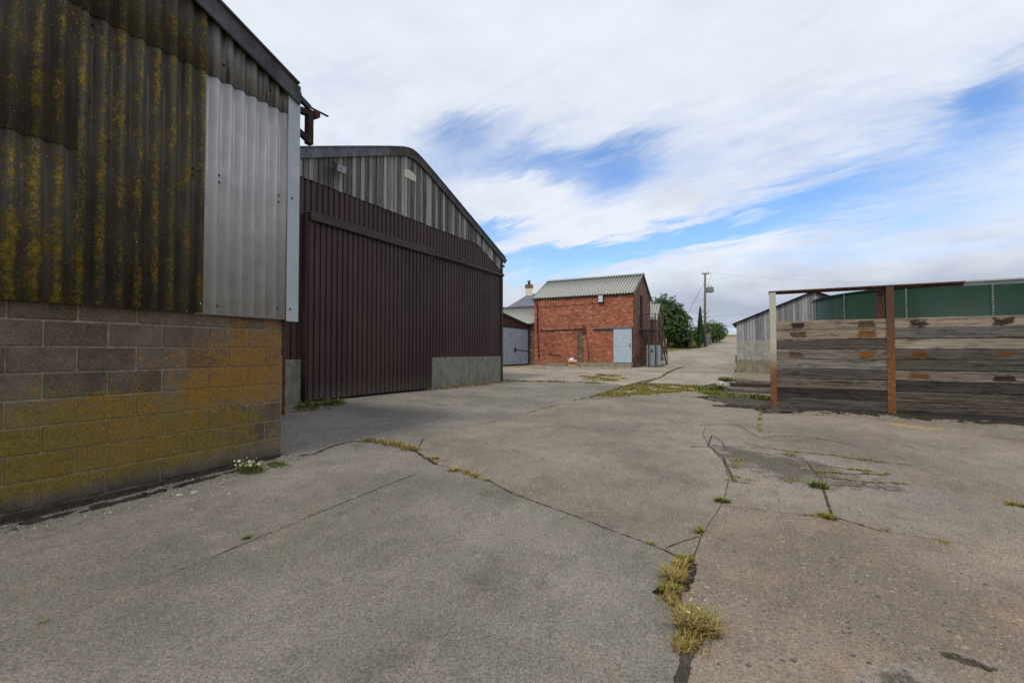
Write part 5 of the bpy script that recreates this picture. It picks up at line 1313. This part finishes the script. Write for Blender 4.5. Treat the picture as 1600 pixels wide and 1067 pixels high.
patch_weeds('moss_strip', [(1080,603),(1115,606),(1160,622),(1120,622)], 260, .09, GRASS_GREEN, 'greener weeds at the right end of the moss strip', 62, .05)
patch_weeds('moss_strip', [(905,588),(940,584),(985,588),(960,596),(920,596)], 160, .07, GRASS_MOSS, 'yellow weeds before the brick building', 63, .05)
patch_weeds('moss_strip', [(1150,690),(1200,690),(1255,715),(1285,760),(1140,755)], 90, .03, GRASS_MOSS, 'thin weeds dotted over the broken dark patch', 64, .3, 10, 3, .05)

def stone_mesh(seed, flat=.5, sub=2):
    bm = bmesh.new(); bmesh.ops.create_icosphere(bm, subdivisions=sub, radius=1)
    for v in bm.verts: v.co = v.co * (1 + .35 * NZ.noise(v.co * 1.3 + V((seed, 0, 0))) + .12 * NZ.noise(v.co * 4 + V((seed, 1, 0)))); v.co.z *= flat
    me = bpy.data.meshes.new('stone'); bm.to_mesh(me); bm.free(); me.materials.append(STONE_PALE); return me
for i, (px, py, r, lb) in enumerate([(281,774,.035,'pale stone chip by the dirt line, left of the pair'), (303,770,.045,'larger flat pale stone chip by the dirt line'), (299,797,.02,'small pale chip in front of the stone pair'), (358,772,.02,'small pale pebble below the daisies'), (36,842,.012,'tiny white chip at the left end of the wall')]):
    p = gp(px, py); o = link('stone', stone_mesh(i, .35), None, (p.x, p.y, gz(p.x, p.y) + .006)); o.scale = (r, r * .7, r); o.rotation_euler = (0, 0, i * 1.3); tag(o, lb, 'stone', 'pale stone chips by the block wall')
p = gp(1127, 604); o = link('boulder', stone_mesh(9, .8, 3), None, (p.x, p.y, gz(p.x, p.y) + .1)); o.scale = (.2, .17, .17); tag(o, 'pale boulder at the end of the moss strip', 'stone')
# loose grit: the countless small stones on the near concrete
gm = MB(); R = random.Random(77)
for _ in range(2600):
    t = R.random()
    if t < .35: q = C1 + UA * R.uniform(-3.2, .1) + NA * abs(R.gauss(.12, .22))
    elif t < .55: q = FO + NA * R.uniform(-1, 6) - UA * abs(R.gauss(.5, .5))
    else: q = V((R.uniform(-3.2, 6.5), R.uniform(1.8, 9)))
    if (q - C1).dot(NA) < .03: continue
    r = R.uniform(.003, .009) if t > .55 else R.uniform(.004, .016); z = gz(q.x, q.y) + r * .35; i = len(gm.v); a = R.random() * 6
    gm.v += [(q.x + r * cos(a + k * 1.57) * R.uniform(.6, 1.1), q.y + r * sin(a + k * 1.57) * R.uniform(.6, 1.1), z) for k in range(4)] + [(q.x, q.y, z + r * .6), (q.x, q.y, z - r * .8)]
    for k in range(4): gm.f += [(i + k, i + (k + 1) % 4, i + 4), (i + (k + 1) % 4, i + k, i + 5)]
mm = M('grit'); gcol = mm.ramp(mm.isl, [(0, (.05, .048, .045)), (.4, (.14, .12, .10)), (.75, (.25, .21, .165)), (1, (.48, .45, .40))])
tag(gm.build('loose_grit', mm.out(gcol, .9), fix=False), 'loose grit scattered over the concrete', kind='stuff')
# timbers lying past the cream post
for i, (px, py, L, dz, lb) in enumerate([(1126, 610, 3.4, .06, 'nearest dark timber lying on the ground behind the cream post'), (1140, 603, 3.4, .07, 'middle timber lying on the ground behind the cream post'), (1150, 597.5, 3.6, .05, 'farthest timber lying on the ground before the shed')]):
    p = gp(px, py); o = link('lying_timber', sleeper_mesh(L, SLEEPER if i != 1 else SLEEPER_DARK, 90 + i), None, (p.x, p.y, gz(p.x, p.y) + dz), (pi / 2 + .05, .012, RB + rnd(.0, .06))); tag(o, lb, 'timber', 'timbers lying on the ground')
# twigs and leaf litter in the dirt
tw = MB(); R = random.Random(5)
for _ in range(420):
    q = FO + NA * R.uniform(-1, 6) - UA * abs(R.gauss(.5, .35)); a = R.uniform(0, pi); L = R.uniform(.02, .12); z = gz(q.x, q.y) + R.uniform(.02, .045)
    tw.bar((q.x, q.y, z), (q.x + cos(a) * L, q.y + sin(a) * L, z + R.uniform(-.005, .01)), .006, .005)
for _ in range(140):
    q = C1 + UA * R.uniform(-3, -.2) + NA * abs(R.gauss(.18, .1)); a = R.uniform(0, pi); L = R.uniform(.01, .04); z = gz(q.x, q.y) + .008
    tw.bar((q.x, q.y, z), (q.x + cos(a) * L, q.y + sin(a) * L, z + .004), .003, .003)
tag(tw.build('litter', BARK, fix=False), 'twigs and bark litter in the dirt along the walls', kind='stuff')
